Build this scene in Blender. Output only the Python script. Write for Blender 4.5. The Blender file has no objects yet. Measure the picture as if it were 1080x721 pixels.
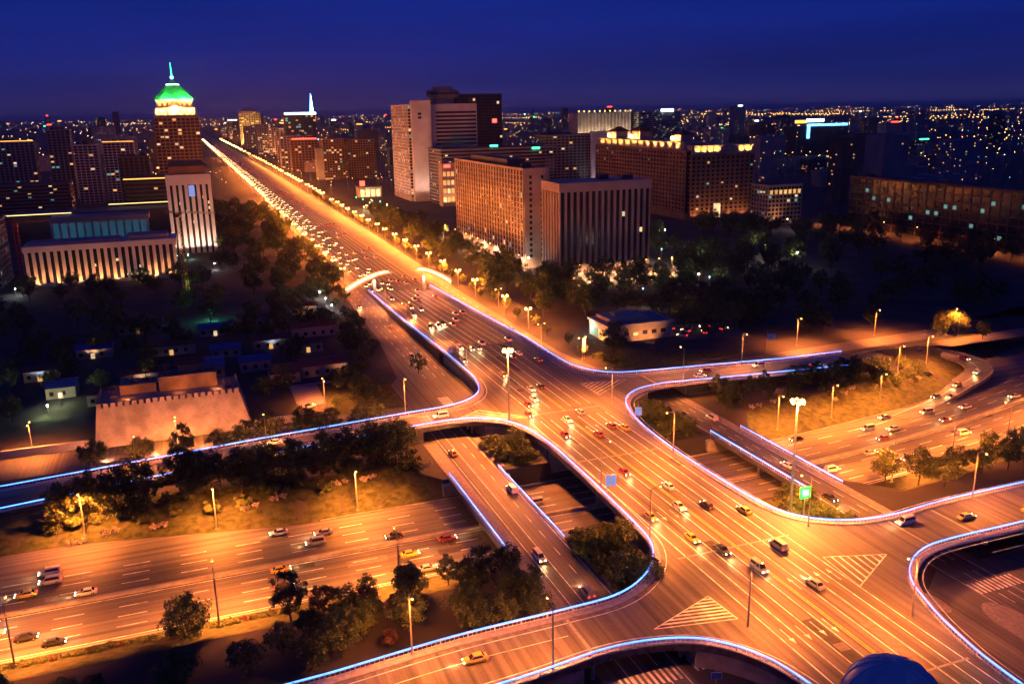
import bpy, bmesh, math, random
from mathutils import Vector, Matrix
random.seed(7)
S = bpy.context.scene
C = bpy.data.collections.new('Scene_objects'); S.collection.children.link(C)
rad = math.radians

# ---------------------------------------------------------------- camera
HAZE = 3.6e-5
CAM_H, PITCH, ROLL, HEAD, FPX = 100.0, rad(14.9), rad(1.0), rad(20.3), 919.0
cam = bpy.data.cameras.new('camera'); cam_o = bpy.data.objects.new('camera', cam); C.objects.link(cam_o)
cam.sensor_width = 36.0; cam.lens = 36.0 * FPX / 1080.0
cam.clip_start = 0.5; cam.clip_end = 80000
cam_o.matrix_world = (Matrix.Translation((0, 0, CAM_H)) @ Matrix.Rotation(-HEAD, 4, 'Z') @
                      Matrix.Rotation(rad(90) - PITCH, 4, 'X') @ Matrix.Rotation(-ROLL, 4, 'Z'))
S.camera = cam_o

# ---------------------------------------------------------------- sky (dusk, sun well below the horizon) and exposure
W = bpy.data.worlds.new('World'); S.world = W; W.use_nodes = True
nt = W.node_tree; nt.nodes.clear()
out = nt.nodes.new('ShaderNodeOutputWorld'); bg = nt.nodes.new('ShaderNodeBackground')
sky = nt.nodes.new('ShaderNodeTexSky'); sky.sky_type = 'NISHITA'; sky.sun_disc = False
sky.sun_elevation = rad(-4.5); sky.sun_rotation = rad(-70); sky.altitude = 50; sky.ozone_density = 4.0
# city glow: a soft purple band low over the roofs, added to the twilight sky
geo = nt.nodes.new('ShaderNodeTexCoord'); sep = nt.nodes.new('ShaderNodeSeparateXYZ')
nt.links.new(geo.outputs['Generated'], sep.inputs[0])
mr = nt.nodes.new('ShaderNodeMapRange'); mr.inputs[1].default_value = -0.01; mr.inputs[2].default_value = 0.2
nt.links.new(sep.outputs['Z'], mr.inputs[0])
ramp = nt.nodes.new('ShaderNodeValToRGB'); cr = ramp.color_ramp
cr.elements[0].position = 0.0; cr.elements[0].color = (0.027, 0.020, 0.098, 1)
cr.elements[1].position = 1.0; cr.elements[1].color = (0.0045, 0.0135, 0.140, 1)
for p, c in ((0.08, (0.019, 0.018, 0.105, 1)), (0.20, (0.009, 0.0145, 0.128, 1)), (0.38, (0.0045, 0.0140, 0.165, 1)), (0.60, (0.0028, 0.0165, 0.205, 1))):
    e = cr.elements.new(p); e.color = c
nt.links.new(mr.outputs[0], ramp.inputs[0])
mixs = nt.nodes.new('ShaderNodeMixRGB'); mixs.blend_type = 'ADD'; mixs.inputs[0].default_value = 1.0
sc_ = nt.nodes.new('ShaderNodeMixRGB'); sc_.blend_type = 'MULTIPLY'; sc_.inputs[0].default_value = 1.0
sc_.inputs[2].default_value = (0.05, 0.05, 0.05, 1)
nt.links.new(sky.outputs[0], sc_.inputs[1])
nt.links.new(ramp.outputs[0], mixs.inputs[1]); nt.links.new(sc_.outputs[0], mixs.inputs[2])
cmap = nt.nodes.new('ShaderNodeMapping'); cmap.inputs['Scale'].default_value = (1.0, 1.0, 14.0); nt.links.new(geo.outputs['Generated'], cmap.inputs[0])
cn = nt.nodes.new('ShaderNodeTexNoise'); cn.inputs['Scale'].default_value = 2.2; cn.inputs['Detail'].default_value = 5; nt.links.new(cmap.outputs[0], cn.inputs[0])
cm = nt.nodes.new('ShaderNodeMapRange'); cm.inputs[1].default_value = 0.3; cm.inputs[2].default_value = 0.7; cm.inputs[3].default_value = 0.80; cm.inputs[4].default_value = 1.16; nt.links.new(cn.outputs[0], cm.inputs[0])
cv = nt.nodes.new('ShaderNodeVectorMath'); cv.operation = 'SCALE'; nt.links.new(mixs.outputs[0], cv.inputs[0]); nt.links.new(cm.outputs[0], cv.inputs['Scale'])
nt.links.new(cv.outputs[0], bg.inputs[0]); bg.inputs[1].default_value = 1.0
nt.links.new(bg.outputs[0], out.inputs[0])
S.view_settings.view_transform = 'Standard'; S.view_settings.look = 'None'
S.view_settings.exposure = 0.2; S.view_settings.gamma = 1.0
S.render.engine = 'CYCLES'
S.cycles.use_denoising = True
S.cycles.max_bounces = 4; S.cycles.diffuse_bounces = 2; S.cycles.glossy_bounces = 2
S.cycles.transmission_bounces = 2; S.cycles.transparent_max_bounces = 4
S.cycles.caustics_reflective = False; S.cycles.caustics_refractive = False
S.cycles.volume_bounces = 0; S.cycles.use_light_tree = True; S.cycles.sample_clamp_indirect = 4.0

# ---------------------------------------------------------------- helpers
def G(px, py, z=0.0):
    """photo pixel (1080x721) -> ground point (x, y) on height z; main avenue runs along +Y"""
    u, v = px - 540, -(py - 360.5)
    c, s = math.cos(ROLL), math.sin(ROLL)
    x, y = c*u + s*v, -s*u + c*v
    d = (x, FPX*math.cos(PITCH) + y*math.sin(PITCH), -FPX*math.sin(PITCH) + y*math.cos(PITCH))
    t = (z - CAM_H) / d[2]
    X, Y = d[0]*t, d[1]*t
    c, s = math.cos(HEAD), math.sin(HEAD)
    return (c*X + s*Y, -s*X + c*Y)

class MB:
    """collects faces; build() links them as one mesh object"""
    def __init__(s): s.v = []; s.f = []; s.m = []; s.k = 0
    def add(s, vs, fs):
        n = len(s.v); s.v += [tuple(p) for p in vs]
        for f in fs: s.f.append(tuple(n+i for i in f)); s.m.append(s.k)
        return s
    def box(s, x0, x1, y0, y1, z0, z1):
        return s.add([(x0,y0,z0),(x1,y0,z0),(x1,y1,z0),(x0,y1,z0),(x0,y0,z1),(x1,y0,z1),(x1,y1,z1),(x0,y1,z1)],
                     [(3,2,1,0),(4,5,6,7),(0,1,5,4),(1,2,6,5),(2,3,7,6),(3,0,4,7)])
    def frustum(s, a, b, z0, z1):      # a, b = (x0,x1,y0,y1) bottom, top
        return s.add([(a[0],a[2],z0),(a[1],a[2],z0),(a[1],a[3],z0),(a[0],a[3],z0),(b[0],b[2],z1),(b[1],b[2],z1),(b[1],b[3],z1),(b[0],b[3],z1)],
                     [(3,2,1,0),(4,5,6,7),(0,1,5,4),(1,2,6,5),(2,3,7,6),(3,0,4,7)])
    def prism(s, poly, z0, z1):
        n = len(poly); a = sum(poly[i][0]*poly[(i+1)%n][1]-poly[(i+1)%n][0]*poly[i][1] for i in range(n))
        if a < 0: poly = poly[::-1]
        s.add([(p[0],p[1],z0) for p in poly]+[(p[0],p[1],z1) for p in poly],
              [tuple(range(n-1,-1,-1)), tuple(range(n,2*n))]+[(i,(i+1)%n,n+(i+1)%n,n+i) for i in range(n)])
        return s
    def tube(s, path, r0, r1=None, n=8, caps=True):
        r1 = r0 if r1 is None else r1
        path = [Vector(p) for p in path]; rings = []
        for i, p in enumerate(path):
            d = (path[min(i+1,len(path)-1)]-path[max(i-1,0)]).normalized()
            a = d.orthogonal().normalized() if abs(d.z) < 0.99 else Vector((1,0,0))
            if abs(d.z) < 0.99: a = d.cross(Vector((0,0,1))).normalized()
            b = d.cross(a).normalized(); r = r0+(r1-r0)*i/max(1,len(path)-1)
            rings.append([p+(a*math.cos(2*math.pi*k/n)+b*math.sin(2*math.pi*k/n))*r for k in range(n)])
        vs = [q for rg in rings for q in rg]; fs = []
        for i in range(len(rings)-1):
            for k in range(n): fs.append((i*n+k, i*n+(k+1)%n, (i+1)*n+(k+1)%n, (i+1)*n+k))
        if caps: fs += [tuple(range(n-1,-1,-1)), tuple(range((len(rings)-1)*n, len(rings)*n))]
        return s.add(vs, fs)
    def lathe(s, prof, cx, cy, n=12):
        vs = []; fs = []; m = len(prof)
        for k in range(n):
            a = 2*math.pi*k/n
            vs += [(cx+r*math.cos(a), cy+r*math.sin(a), z) for r, z in prof]
        for k in range(n):
            for i in range(m-1):
                fs.append((k*m+i, ((k+1)%n)*m+i, ((k+1)%n)*m+i+1, k*m+i+1))
        return s.add(vs, fs)
    def sphere(s, cx, cy, cz, r, n=10, m=6):
        return s.lathe([(max(0.001, r*math.sin(math.pi*i/m)), cz-r*math.cos(math.pi*i/m)) for i in range(m+1)], cx, cy, n)
    def mesh(s, name, mats, smooth=False):
        me = bpy.data.meshes.new(name); me.from_pydata(s.v, [], s.f)
        for m in (mats if isinstance(mats, (list, tuple)) else [mats]): me.materials.append(m)
        if isinstance(mats, (list, tuple)): me.polygons.foreach_set('material_index', s.m)
        if smooth: me.polygons.foreach_set('use_smooth', [True]*len(me.polygons))
        me.update(); return me
    def build(s, name, mats, parent=None, smooth=False, kind=None):
        return link(name, s.mesh(name, mats, smooth), parent, kind=kind)

def link(name, data, parent=None, loc=None, rz=None, kind=None):
    o = bpy.data.objects.new(name, data); C.objects.link(o)
    if parent: o.parent = parent
    if loc: o.location = loc
    if rz is not None: o.rotation_euler = (0, 0, rz)
    if kind: o['kind'] = kind
    return o
def tag(o, label, cat, group=None):
    o['label'] = label; o['category'] = cat
    if group: o['group'] = group
    return o
def thing(name, label, cat, loc=(0,0,0), rz=0, group=None):
    return tag(link(name, None, None, loc, rz), label, cat, group)
def copy_tree(o, parent=None):
    c = o.copy(); C.objects.link(c); c.parent = parent
    for ch in list(o.children): copy_tree(ch, c)
    return c
def lamp(name, kind, loc, power, col, parent=None, size=0.3, cone=150, blend=0.6, aim=None):
    d = bpy.data.lights.new(name, kind); d.energy = power; d.color = col; d.shadow_soft_size = size
    if kind == 'SPOT': d.spot_size = rad(cone); d.spot_blend = blend
    o = link(name, d, parent, loc)
    if aim: o.rotation_euler = Vector(aim).to_track_quat('-Z', 'Y').to_euler()
    return o

# ---------------------------------------------------------------- materials
def nodes(name):
    m = bpy.data.materials.new(name); m.use_nodes = True
    t = m.node_tree; b = t.nodes['Principled BSDF']; return m, t, b
def surf(name, col, rough=0.8, var=0.25, scale=0.6, bump=0.0, stretch=None, metal=0.0, rnd=0.0, spec=0.3, hue2=None):
    """base colour broken by two noises (broad stains, fine grain)"""
    m, t, b = nodes(name)
    tc = t.nodes.new('ShaderNodeTexCoord'); mp = t.nodes.new('ShaderNodeMapping')
    t.links.new(tc.outputs['Object'], mp.inputs[0])
    if stretch: mp.inputs['Scale'].default_value = stretch
    n1 = t.nodes.new('ShaderNodeTexNoise'); n1.inputs['Scale'].default_value = scale; n1.inputs['Detail'].default_value = 6
    t.links.new(mp.outputs[0], n1.inputs[0])
    cr = t.nodes.new('ShaderNodeValToRGB')
    lo = tuple(c*(1-var) for c in col); hi = tuple(min(1, c*(1+var)) for c in (hue2 or col))
    cr.color_ramp.elements[0].position = 0.3; cr.color_ramp.elements[0].color = (*lo, 1)
    cr.color_ramp.elements[1].position = 0.7; cr.color_ramp.elements[1].color = (*hi, 1)
    t.links.new(n1.outputs[0], cr.inputs[0]); src = cr.outputs[0]
    if rnd:
        oi = t.nodes.new('ShaderNodeObjectInfo'); hs = t.nodes.new('ShaderNodeHueSaturation')
        ma = t.nodes.new('ShaderNodeMapRange'); ma.inputs[3].default_value = 1-rnd; ma.inputs[4].default_value = 1+rnd
        t.links.new(oi.outputs['Random'], ma.inputs[0]); t.links.new(ma.outputs[0], hs.inputs['Value'])
        t.links.new(src, hs.inputs['Color']); src = hs.outputs[0]
    t.links.new(src, b.inputs['Base Color'])
    b.inputs['Roughness'].default_value = rough; b.inputs['Metallic'].default_value = metal
    b.inputs['Specular IOR Level'].default_value = spec
    if bump:
        n2 = t.nodes.new('ShaderNodeTexNoise'); n2.inputs['Scale'].default_value = scale*9
        t.links.new(mp.outputs[0], n2.inputs[0])
        bp = t.nodes.new('ShaderNodeBump'); bp.inputs['Strength'].default_value = bump
        t.links.new(n2.outputs[0], bp.inputs['Height']); t.links.new(bp.outputs[0], b.inputs['Normal'])
    return m
def emis(name, col, strength, var=0.15, scale=0.5):
    m, t, b = nodes(name)
    n1 = t.nodes.new('ShaderNodeTexNoise'); n1.inputs['Scale'].default_value = scale
    tc = t.nodes.new('ShaderNodeTexCoord'); t.links.new(tc.outputs['Object'], n1.inputs[0])
    ma = t.nodes.new('ShaderNodeMapRange'); ma.inputs[3].default_value = strength*(1-var); ma.inputs[4].default_value = strength*(1+var)
    t.links.new(n1.outputs[0], ma.inputs[0]); t.links.new(ma.outputs[0], b.inputs['Emission Strength'])
    b.inputs['Base Color'].default_value = (*[c*0.5 for c in col], 1); b.inputs['Emission Color'].default_value = (*col, 1)
    return m
def asphalt(name, along):
    """worn asphalt: wheel-track bands along the lanes also paint in light streaks, patches and oil stains across"""
    m, t, b = nodes(name)
    tc = t.nodes.new('ShaderNodeTexCoord')
    def noise(sc, nscale, det=4):
        mp = t.nodes.new('ShaderNodeMapping'); mp.inputs['Scale'].default_value = sc
        t.links.new(tc.outputs['Object'], mp.inputs[0])
        n = t.nodes.new('ShaderNodeTexNoise'); n.inputs['Scale'].default_value = nscale; n.inputs['Detail'].default_value = det
        t.links.new(mp.outputs[0], n.inputs[0]); return n.outputs[0]
    st = (1, 0.008, 1) if along == 'Y' else (0.008, 1, 1)
    a = noise(st, 0.9, 5); bb = noise((1,1,1), 0.05, 5); c = noise((1,1,1), 2.5, 3)
    def math_(op, x, y):
        n = t.nodes.new('ShaderNodeMath'); n.operation = op
        for i, q in enumerate((x, y)):
            if isinstance(q, (int, float)): n.inputs[i].default_value = q
            else: t.links.new(q, n.inputs[i])
        return n.outputs[0]
    v = math_('ADD', math_('ADD', math_('MULTIPLY', a, 0.62), math_('MULTIPLY', bb, 0.28)), math_('MULTIPLY', c, 0.10))
    cr = t.nodes.new('ShaderNodeValToRGB')
    cr.color_ramp.elements[0].position = 0.34; cr.color_ramp.elements[0].color = (0.030, 0.029, 0.028, 1)
    cr.color_ramp.elements[1].position = 0.66; cr.color_ramp.elements[1].color = (0.165, 0.155, 0.148, 1)  # wide tone range makes the painted light streaks stand out
    t.links.new(v, cr.inputs[0]); t.links.new(cr.outputs[0], b.inputs['Base Color'])
    b.inputs['Roughness'].default_value = 0.62; b.inputs['Specular IOR Level'].default_value = 0.35
    return m
M = {}
M['asphalt_y'] = asphalt('asphalt_lanes_avenue', 'Y'); M['asphalt_x'] = asphalt('asphalt_lanes_ring', 'X')
M['paint'] = surf('road_paint_white', (0.66, 0.64, 0.60), 0.6, 0.5, 0.5)
M['paint_y'] = surf('road_paint_yellow', (0.60, 0.42, 0.10), 0.6, 0.3, 1.5)
M['joint'] = surf('steel_joint', (0.26, 0.25, 0.24), 0.5, 0.3, 2)
M['pave'] = surf('pavement_slabs', (0.24, 0.21, 0.20), 0.85, 0.25, 1.2, 0.1)
M['conc'] = surf('concrete', (0.30, 0.27, 0.25), 0.85, 0.28, 0.35, 0.1)
M['ground'] = surf('city_ground', (0.050, 0.046, 0.044), 0.95, 0.4, 0.05)
M['grass'] = surf('grass', (0.030, 0.045, 0.014), 0.95, 0.5, 0.5, 0.6, hue2=(0.052, 0.056, 0.02))
M['soil'] = surf('soil', (0.05, 0.04, 0.03), 0.95, 0.4, 0.6)
M['rail'] = surf('rail_white_paint', (0.65, 0.65, 0.68), 0.5, 0.15, 1)
M['led'] = emis('led_tube_blue_white', (0.055, 0.20, 1.0), 4.6, 0.85, 0.08)
M['pole'] = surf('galvanised_pole', (0.30, 0.29, 0.28), 0.5, 0.2, 1, metal=0.4)
M['sodium'] = emis('sodium_lamp', (1.0, 0.42, 0.08), 24)
M['sodium_far'] = emis('sodium_lamp_far', (1.0, 0.45, 0.10), 26)
M['white_lamp'] = emis('white_lamp', (1.0, 0.92, 0.75), 30)
M['head'] = emis('headlight', (1.0, 0.80, 0.48), 14)
M['tail'] = emis('tail_light', (1.0, 0.03, 0.012), 5); M['head_far'] = emis('headlight_far', (1.0, 0.62, 0.26), 14)
M['glass'] = surf('dark_glass', (0.018, 0.020, 0.026), 0.22, 0.3, 0.3, spec=0.5)
M['bark'] = surf('bark', (0.075, 0.055, 0.04), 0.95, 0.35, 2.0, 0.4)
M['roofdk'] = surf('roof_bitumen', (0.045, 0.045, 0.055), 0.9, 0.3, 0.25)
def leaf(name, a, b):
    return surf(name, a, 0.75, 0.45, 0.5, hue2=b, rnd=0.35)
M['leafs'] = [leaf('leaves_green', (0.080, 0.120, 0.030), (0.125, 0.145, 0.04)), leaf('leaves_dark', (0.055, 0.085, 0.026), (0.09, 0.11, 0.034)),
              leaf('leaves_plum', (0.085, 0.036, 0.026), (0.12, 0.055, 0.035))]
M['blossom'] = surf('pale_flowers', (0.42, 0.34, 0.30), 0.8, 0.3, 1.5, rnd=0.2)
WARM = (1.0, 0.38, 0.11); SOD = (1.0, 0.235, 0.030)

# ---------------------------------------------------------------- interchange geometry (metres; avenue along +Y, ring road along +X)
def smooth(pts, n=5):
    """Catmull-Rom through the points"""
    P_ = [Vector(p) for p in pts]; P_ = [P_[0]*2-P_[1]] + P_ + [P_[-1]*2-P_[-2]]; o = []
    for i in range(1, len(P_)-2):
        a, b, c, d = P_[i-1], P_[i], P_[i+1], P_[i+2]
        L = (c-b).length; k = max(1, min(40, int(L/2.0)))
        for j in range(k):
            t = j/k
            o.append(0.5*((2*b)+(c-a)*t+(2*a-5*b+4*c-d)*t*t+(3*b-a-3*c+d)*t*t*t))
    o.append(P_[-2]); return [(p.x, p.y) for p in o]
def zdeck(x, y):
    if y > 330: return max(0.0, 5*(1-(y-330)/170))
    if x < 62 and y > 200: return max(0.35, 5-(62-x)*0.04)
    if x > 152 and y > 200: return max(0.25, 5-(x-152)*0.04)
    if x > 205: return max(0.5, 5-(x-205)*0.04)
    return 5.0
LN = smooth([(93.5,490),(91.8,405),(91.8,340),(92,300),(91,284),(88,273.5),(82,266.5),(73,263),(62,262)])
LN_R = [(62,262),(40,262),(15,262),(-20,261),(-55,260),(-140,258)]
LM_R = [(-140,240),(-55,243),(-15,246),(15,247.5),(40,248.3),(62,248.6)]
LM = smooth([(62,248.6),(72,249),(79,247.5),(86,242.5),(90,234),(91.8,220),(91.8,200),(91.2,180),(90.5,165),(89.5,156),(86,148.5),(80,142.5),(72,138.8),(60,138),(38,137.4),(15,135)])
LM2 = [(15,135),(-20,133),(-75,131)]
LS2 = [(-75,115),(-20,117),(20,119)]
LS = smooth([(20,119),(47,121),(62,122.8),(72,122),(80,119),(86,112.5),(89,104),(90,90),(90,55)])
RN = smooth([(130.5,490),(130.5,405),(131,340),(131,300),(132.5,288),(136.5,279.5),(143,274.5),(152,272.6)])
RN_R = [(152,272.6),(181,272.5),(215,272.5),(245,275)]
RM_R = [(250,257),(215,256.8),(181,256.6),(152,256.8)]
RM = smooth([(152,256.8),(143,255.4),(136,251.8),(130.8,246),(127,237),(124.5,226),(123,210),(122.6,195),(123,178),(124.2,162),(127,154.5),(132,149.5),(140,146),(150,145.2),(168,146.6),(205,147)])
RS = smooth([(205,132),(175,131.7),(152,131.7),(143,130.5),(136,127),(130.5,121.5),(127,114),(124.2,105),(122,91),(121,55)])
# ---------------------------------------------------------------- ground with the sunken ring-road trench
RING_Z = -5.0
def sh(x):
    """the ring road bends gently north on the right"""
    return 0.00085*max(0.0, x-125)**2 if x < 420 else 0.00085*295**2
def flare(x):
    return 11*max(0.0, min(1.0, (20-x)/55)) + 15*max(0.0, min(1.0, (x-268)/24))
def prof(x):
    """(y, z) cross-section of the ground at x: retaining walls under the bridges, planted banks elsewhere"""
    near = max(0.0, min(1.0, (x-50)/10)) * max(0.0, min(1.0, (172-x)/10))
    s0 = 163 + 12.2*near; n0 = 234 - 14.5*near
    b, f = sh(x), flare(x)
    return [(s0+b, 0.0), (s0+(176.5-s0)*0.5+b, -2.6-1.9*near), (178.0+b, RING_Z+0.02), (217.2+b+f, RING_Z+0.02), (n0-(n0-218)*0.45+b+f, -2.4-2*near), (n0+b+f, 0.0)]
xs = [-3000, -400, -150] + list(range(-100, 48, 6)) + list(range(48, 64, 2)) + list(range(64, 160, 8)) + list(range(160, 176, 2)) + list(range(176, 330, 7)) + [400, 700, 3000]
mb = MB(); ncol = len(xs); rows = []
for x in xs:
    p = prof(x); rows.append([(x, -3000, 0), (x, 100, 0)] + [(x, y, z) for y, z in p] + [(x, 300, 0), (x, 3000, 0)])
nr = len(rows[0]); vs = [q for r in rows for q in r]; fs = []
for i in range(ncol-1):
    for j in range(nr-1): fs.append((i*nr+j, (i+1)*nr+j, (i+1)*nr+j+1, i*nr+j+1))
mb.add(vs, fs)
for (a, b, c, d) in ((-40000, -3000, -3000, 60000), (3000, 60000, -3000, 60000), (-3000, 3000, 3000, 60000)):
    mb.add([(a,c,0),(b,c,0),(b,d,0),(a,d,0)], [(0,1,2,3)])
g = mb.build('ground', M['ground'], kind='structure')

def sheet(name, poly, z, mat, parent=None, thick=None):
    mb = MB(); mb.prism(poly, z-(thick or 0.02), z); o = mb.build(name, mat, parent)
    if not parent: o['kind'] = 'structure'
    return o
def strip(mb, path, o0, o1, zf, h0, h1):
    """ribbon of rectangular section along a 2-D path between the offsets o0 and o1 (left positive), from zf+h0 to zf+h1"""
    n = len(path); vs = []
    for i, p in enumerate(path):
        a, b = path[max(0,i-1)], path[min(n-1,i+1)]
        dx, dy = b[0]-a[0], b[1]-a[1]; L = math.hypot(dx, dy) or 1; nx, ny = -dy/L, dx/L
        z = zf(p[0], p[1]) if callable(zf) else zf
        for o in (o0, o1):
            for h in (h0, h1): vs.append((p[0]+nx*o, p[1]+ny*o, z+h))
    fs = []
    for i in range(n-1):
        a, b = 4*i, 4*i+4
        fs += [(a+1,a+3,b+3,b+1), (a+2,a,b,b+2), (a,a+1,b+1,b), (a+3,a+2,b+2,b+3)]
    fs += [(0,2,3,1), (4*n-4,4*n-3,4*n-1,4*n-2)]
    if o1 > o0: fs = [f[::-1] for f in fs]
    mb.add(vs, fs); return mb
def resample(path, step):
    o = [path[0]]; acc = 0.0
    for a, b in zip(path, path[1:]):
        L = math.hypot(b[0]-a[0], b[1]-a[1])
        d = step-acc
        while d <= L:
            t = d/L; o.append((a[0]+(b[0]-a[0])*t, a[1]+(b[1]-a[1])*t)); d += step
        acc = L-(d-step)
    return o

# grass banks along the ring
def bank(name, x0, x1, side):
    mb = MB(); n = max(2, int((x1-x0)/5)); vs = []; fs = []; m = 7
    for i in range(n+1):
        x = x0+(x1-x0)*i/n; p = prof(x)
        q = p[3:6] if side == 'n' else p[0:3]
        if side == 's': q = q[::-1]
        for j in range(m):
            t = j/(m-1)*2; k = min(1, int(t)); u = t-k
            y = q[k][0]+(q[k+1][0]-q[k][0])*u; z = q[k][1]+(q[k+1][1]-q[k][1])*u
            vs.append((x, y, z+0.07+0.10*math.sin(x*0.7+j)*(0 < j < m-1)))
    for i in range(n):
        for j in range(m-1):
            f = (i*m+j, (i+1)*m+j, (i+1)*m+j+1, i*m+j+1); fs.append(f if side == 'n' else f[::-1])
    mb.add(vs, fs); mb.build(name, M['grass'], kind='structure')
bank('grass_bank', -110, 57, 'n'); bank('grass_bank', -110, 57, 's'); bank('grass_bank', 163, 330, 'n'); bank('grass_bank', 163, 330, 's')
# ring road
RX = list(range(-420, 420, 10))
ring = MB(); vs = []; fs = []
for x in RX: vs += [(x, 178.4+sh(x), RING_Z+0.06), (x, 217+sh(x)+flare(x), RING_Z+0.06)]
ring.add(vs, [(2*i, 2*i+2, 2*i+3, 2*i+1) for i in range(len(RX)-1)])
ring = ring.build('ring_road', M['asphalt_x'], kind='structure')
def lines_x(parent, ys, x0, x1, z, w, mat, dash=None, name='lane_trail_line', h=0.006):
    for y in ys:
        mb = MB()
        if dash:
            x = x0
            while x < x1:
                a, b = y+sh(x), y+sh(x+dash[0])
                mb.add([(x,a-w/2,z+h),(x+dash[0],b-w/2,z+h),(x+dash[0],b+w/2,z+h),(x,a+w/2,z+h)], [(0,1,2,3)]); x += dash[0]+dash[1]
            mb.build('lane_dashes', mat, parent, kind='stuff')
        else:
            strip(mb, [(x, y+sh(x)) for x in range(x0, x1+1, 10)], -w/2, w/2, z, 0, h); mb.build(name, mat, parent)
def lines_y(parent, xs_, y0, y1, zf, w, mat, dash=None, name='lane_trail_line'):
    for x in xs_:
        segs = []
        y = y0
        if dash:
            while y < y1: segs.append((y, y+dash[0])); y += dash[0]+dash[1]
        else:
            while y < y1: segs.append((y, min(y1, y+20))); y += 20
        mb = MB()
        for a, b in segs:
            za, zb = zf(x, a)+0.006, zf(x, b)+0.006
            mb.add([(x-w/2,a,za),(x+w/2,a,za),(x+w/2,b,zb),(x-w/2,b,zb)], [(0,1,2,3)])
        mb.build('lane_dashes' if dash else name, mat, parent, kind='stuff' if dash else None)
RZ = RING_Z+0.065
lines_x(ring, [179.3, 196.1, 198.4], -400, 400, RZ, 0.28, M['paint'])
lines_x(ring, [183.5, 187.7, 191.9, 202.6, 206.8, 211.4], -400, 400, RZ, 0.26, M['paint'], (6, 7))
lines_x(ring, [197.25], -400, 400, RZ-0.02, 1.0, M['conc'], None, 'median_barrier', 0.75)
lines_x(ring, [217.3], 25, 260, RZ-0.1, 0.5, M['conc'], None, 'kerb', 0.3)
lines_x(ring, [178.1], -400, 400, RZ-0.1, 0.5, M['conc'], None, 'kerb', 0.3)

# frontage roads (middle level)
zero = lambda x, y: 0.0
fl = MB(); fl.box(61.5, 77.5, 40, 174.5, -0.03, 0.02); fl.box(61.5, 77.5, 221, 300, -0.03, 0.02); fl.box(61.5, 77.5, 174.5, 221, -1.1, 0.02)
fl = fl.build('frontage_road', M['asphalt_y'], kind='structure')
fr = MB(); fr.box(147.5, 160, 20, 174.5, -0.03, 0.02); fr.box(147.5, 160, 221, 300, -0.03, 0.02); fr.box(147.5, 160, 174.5, 221, -1.1, 0.02)
fr = fr.build('frontage_road', M['asphalt_y'], kind='structure')
cross = MB(); cross.prism([(77.5,262.5),(90.4,262.5),(91,290),(89.8,330),(92.6,505),(80,505),(76,380),(70.5,320),(60,300),(40,288),(-150,285),(-150,267),(0,268),(50,268)], -0.03, 0.031)
cross = cross.build('side_street', M['asphalt_y'], kind='structure')
rside = MB(); rside.prism([(132,505),(132,300),(137,286),(146,280),(180,278.5),(330,284),(330,296),(190,289),(158,291),(147,302),(143,330),(143,505)], -0.03, 0.027)
rside = rside.build('side_street', M['asphalt_y'], kind='structure')
south = MB(); south.prism([(77.4,60),(77.4,112),(82,111),(88,98),(90,60)], -0.03, 0.024); south = south.build('side_street', M['asphalt_y'], kind='structure')
rab = MB(); rab.prism([(121.5,20),(122,88),(126,106),(133,120),(147.4,130),(230,131),(230,20)], -0.03, 0.016); rab = rab.build('junction_floor', M['asphalt_y'], kind='structure')
lines_y(fl, [76.4], 60, 300, lambda x, y: 0.022, 0.2, M['paint'])
lines_y(fl, [73.2], 60, 300, lambda x, y: 0.022, 0.2, M['paint'], (4, 5)); lines_y(fl, [69.6, 66.6], 60, 300, lambda x, y: 0.022, 0.2, M['paint'])  # the solid pair also paints in light trails on the frontage road
MB().box(61.6, 65.6, 140, 247, 0.021, 0.14).build('footway', M['pave'], fl); MB().box(77.52, 78.6, 140, 173, -0.02, 0.14).build('footway', M['pave'], fl); MB().box(77.52, 79.4, 222, 247, -0.02, 0.14).build('footway', M['pave'], fl); MB().box(157.6, 159.9, 148, 255, 0.021, 0.14).build('footway', M['pave'], fr)
lines_y(fr, [148.3, 157.2], 60, 258, lambda x, y: 0.022, 0.2, M['paint'])
lines_y(fr, [152, 154.6], 60, 258, lambda x, y: 0.022, 0.2, M['paint'], (4, 5))
lines_y(cross, [80.5, 84.6, 88.2], 315, 500, lambda x, y: 0.033, 0.2, M['paint'], (5, 6))
lines_y(rside, [135.5, 139], 305, 500, lambda x, y: 0.029, 0.2, M['paint'], (5, 6))
# bridge parapets and walls under the frontage decks
for par, x0, x1 in ((fl, 61.5, 77.5), (fr, 147.5, 160)):
    MB().box(x0-2, x1+2, 218.2, 220.8, RING_Z, -1.12).build('abutment', M['conc'], par)
    MB().box(x0-2, x1+2, 174.6, 177.2, RING_Z, -1.12).build('abutment', M['conc'], par)
    for k in range(3):
        x = x0+2+(x1-x0-4)*k/2
        MB().lathe([(0.55, RING_Z), (0.55, -1.12)], x, 197.25, 10).build('pier', M['conc'], par)

# top-level flyover deck
inner = LN[[i for i, p in enumerate(LN) if p[1] <= 335][0]:]
innerR = RN[[i for i, p in enumerate(RN) if p[1] <= 335][0]:]
outline = inner + LM + LM2[1:] + LS2 + LS + RS[::-1] + RM[::-1] + innerR[::-1]
clean = [outline[0]]
for p in outline[1:]:
    if math.hypot(p[0]-clean[-1][0], p[1]-clean[-1][1]) > 0.3: clean.append(p)
deck = MB(); deck.prism(clean, 3.7, 5.0); deck = deck.build('flyover_deck', M['asphalt_y'], kind='structure')
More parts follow.
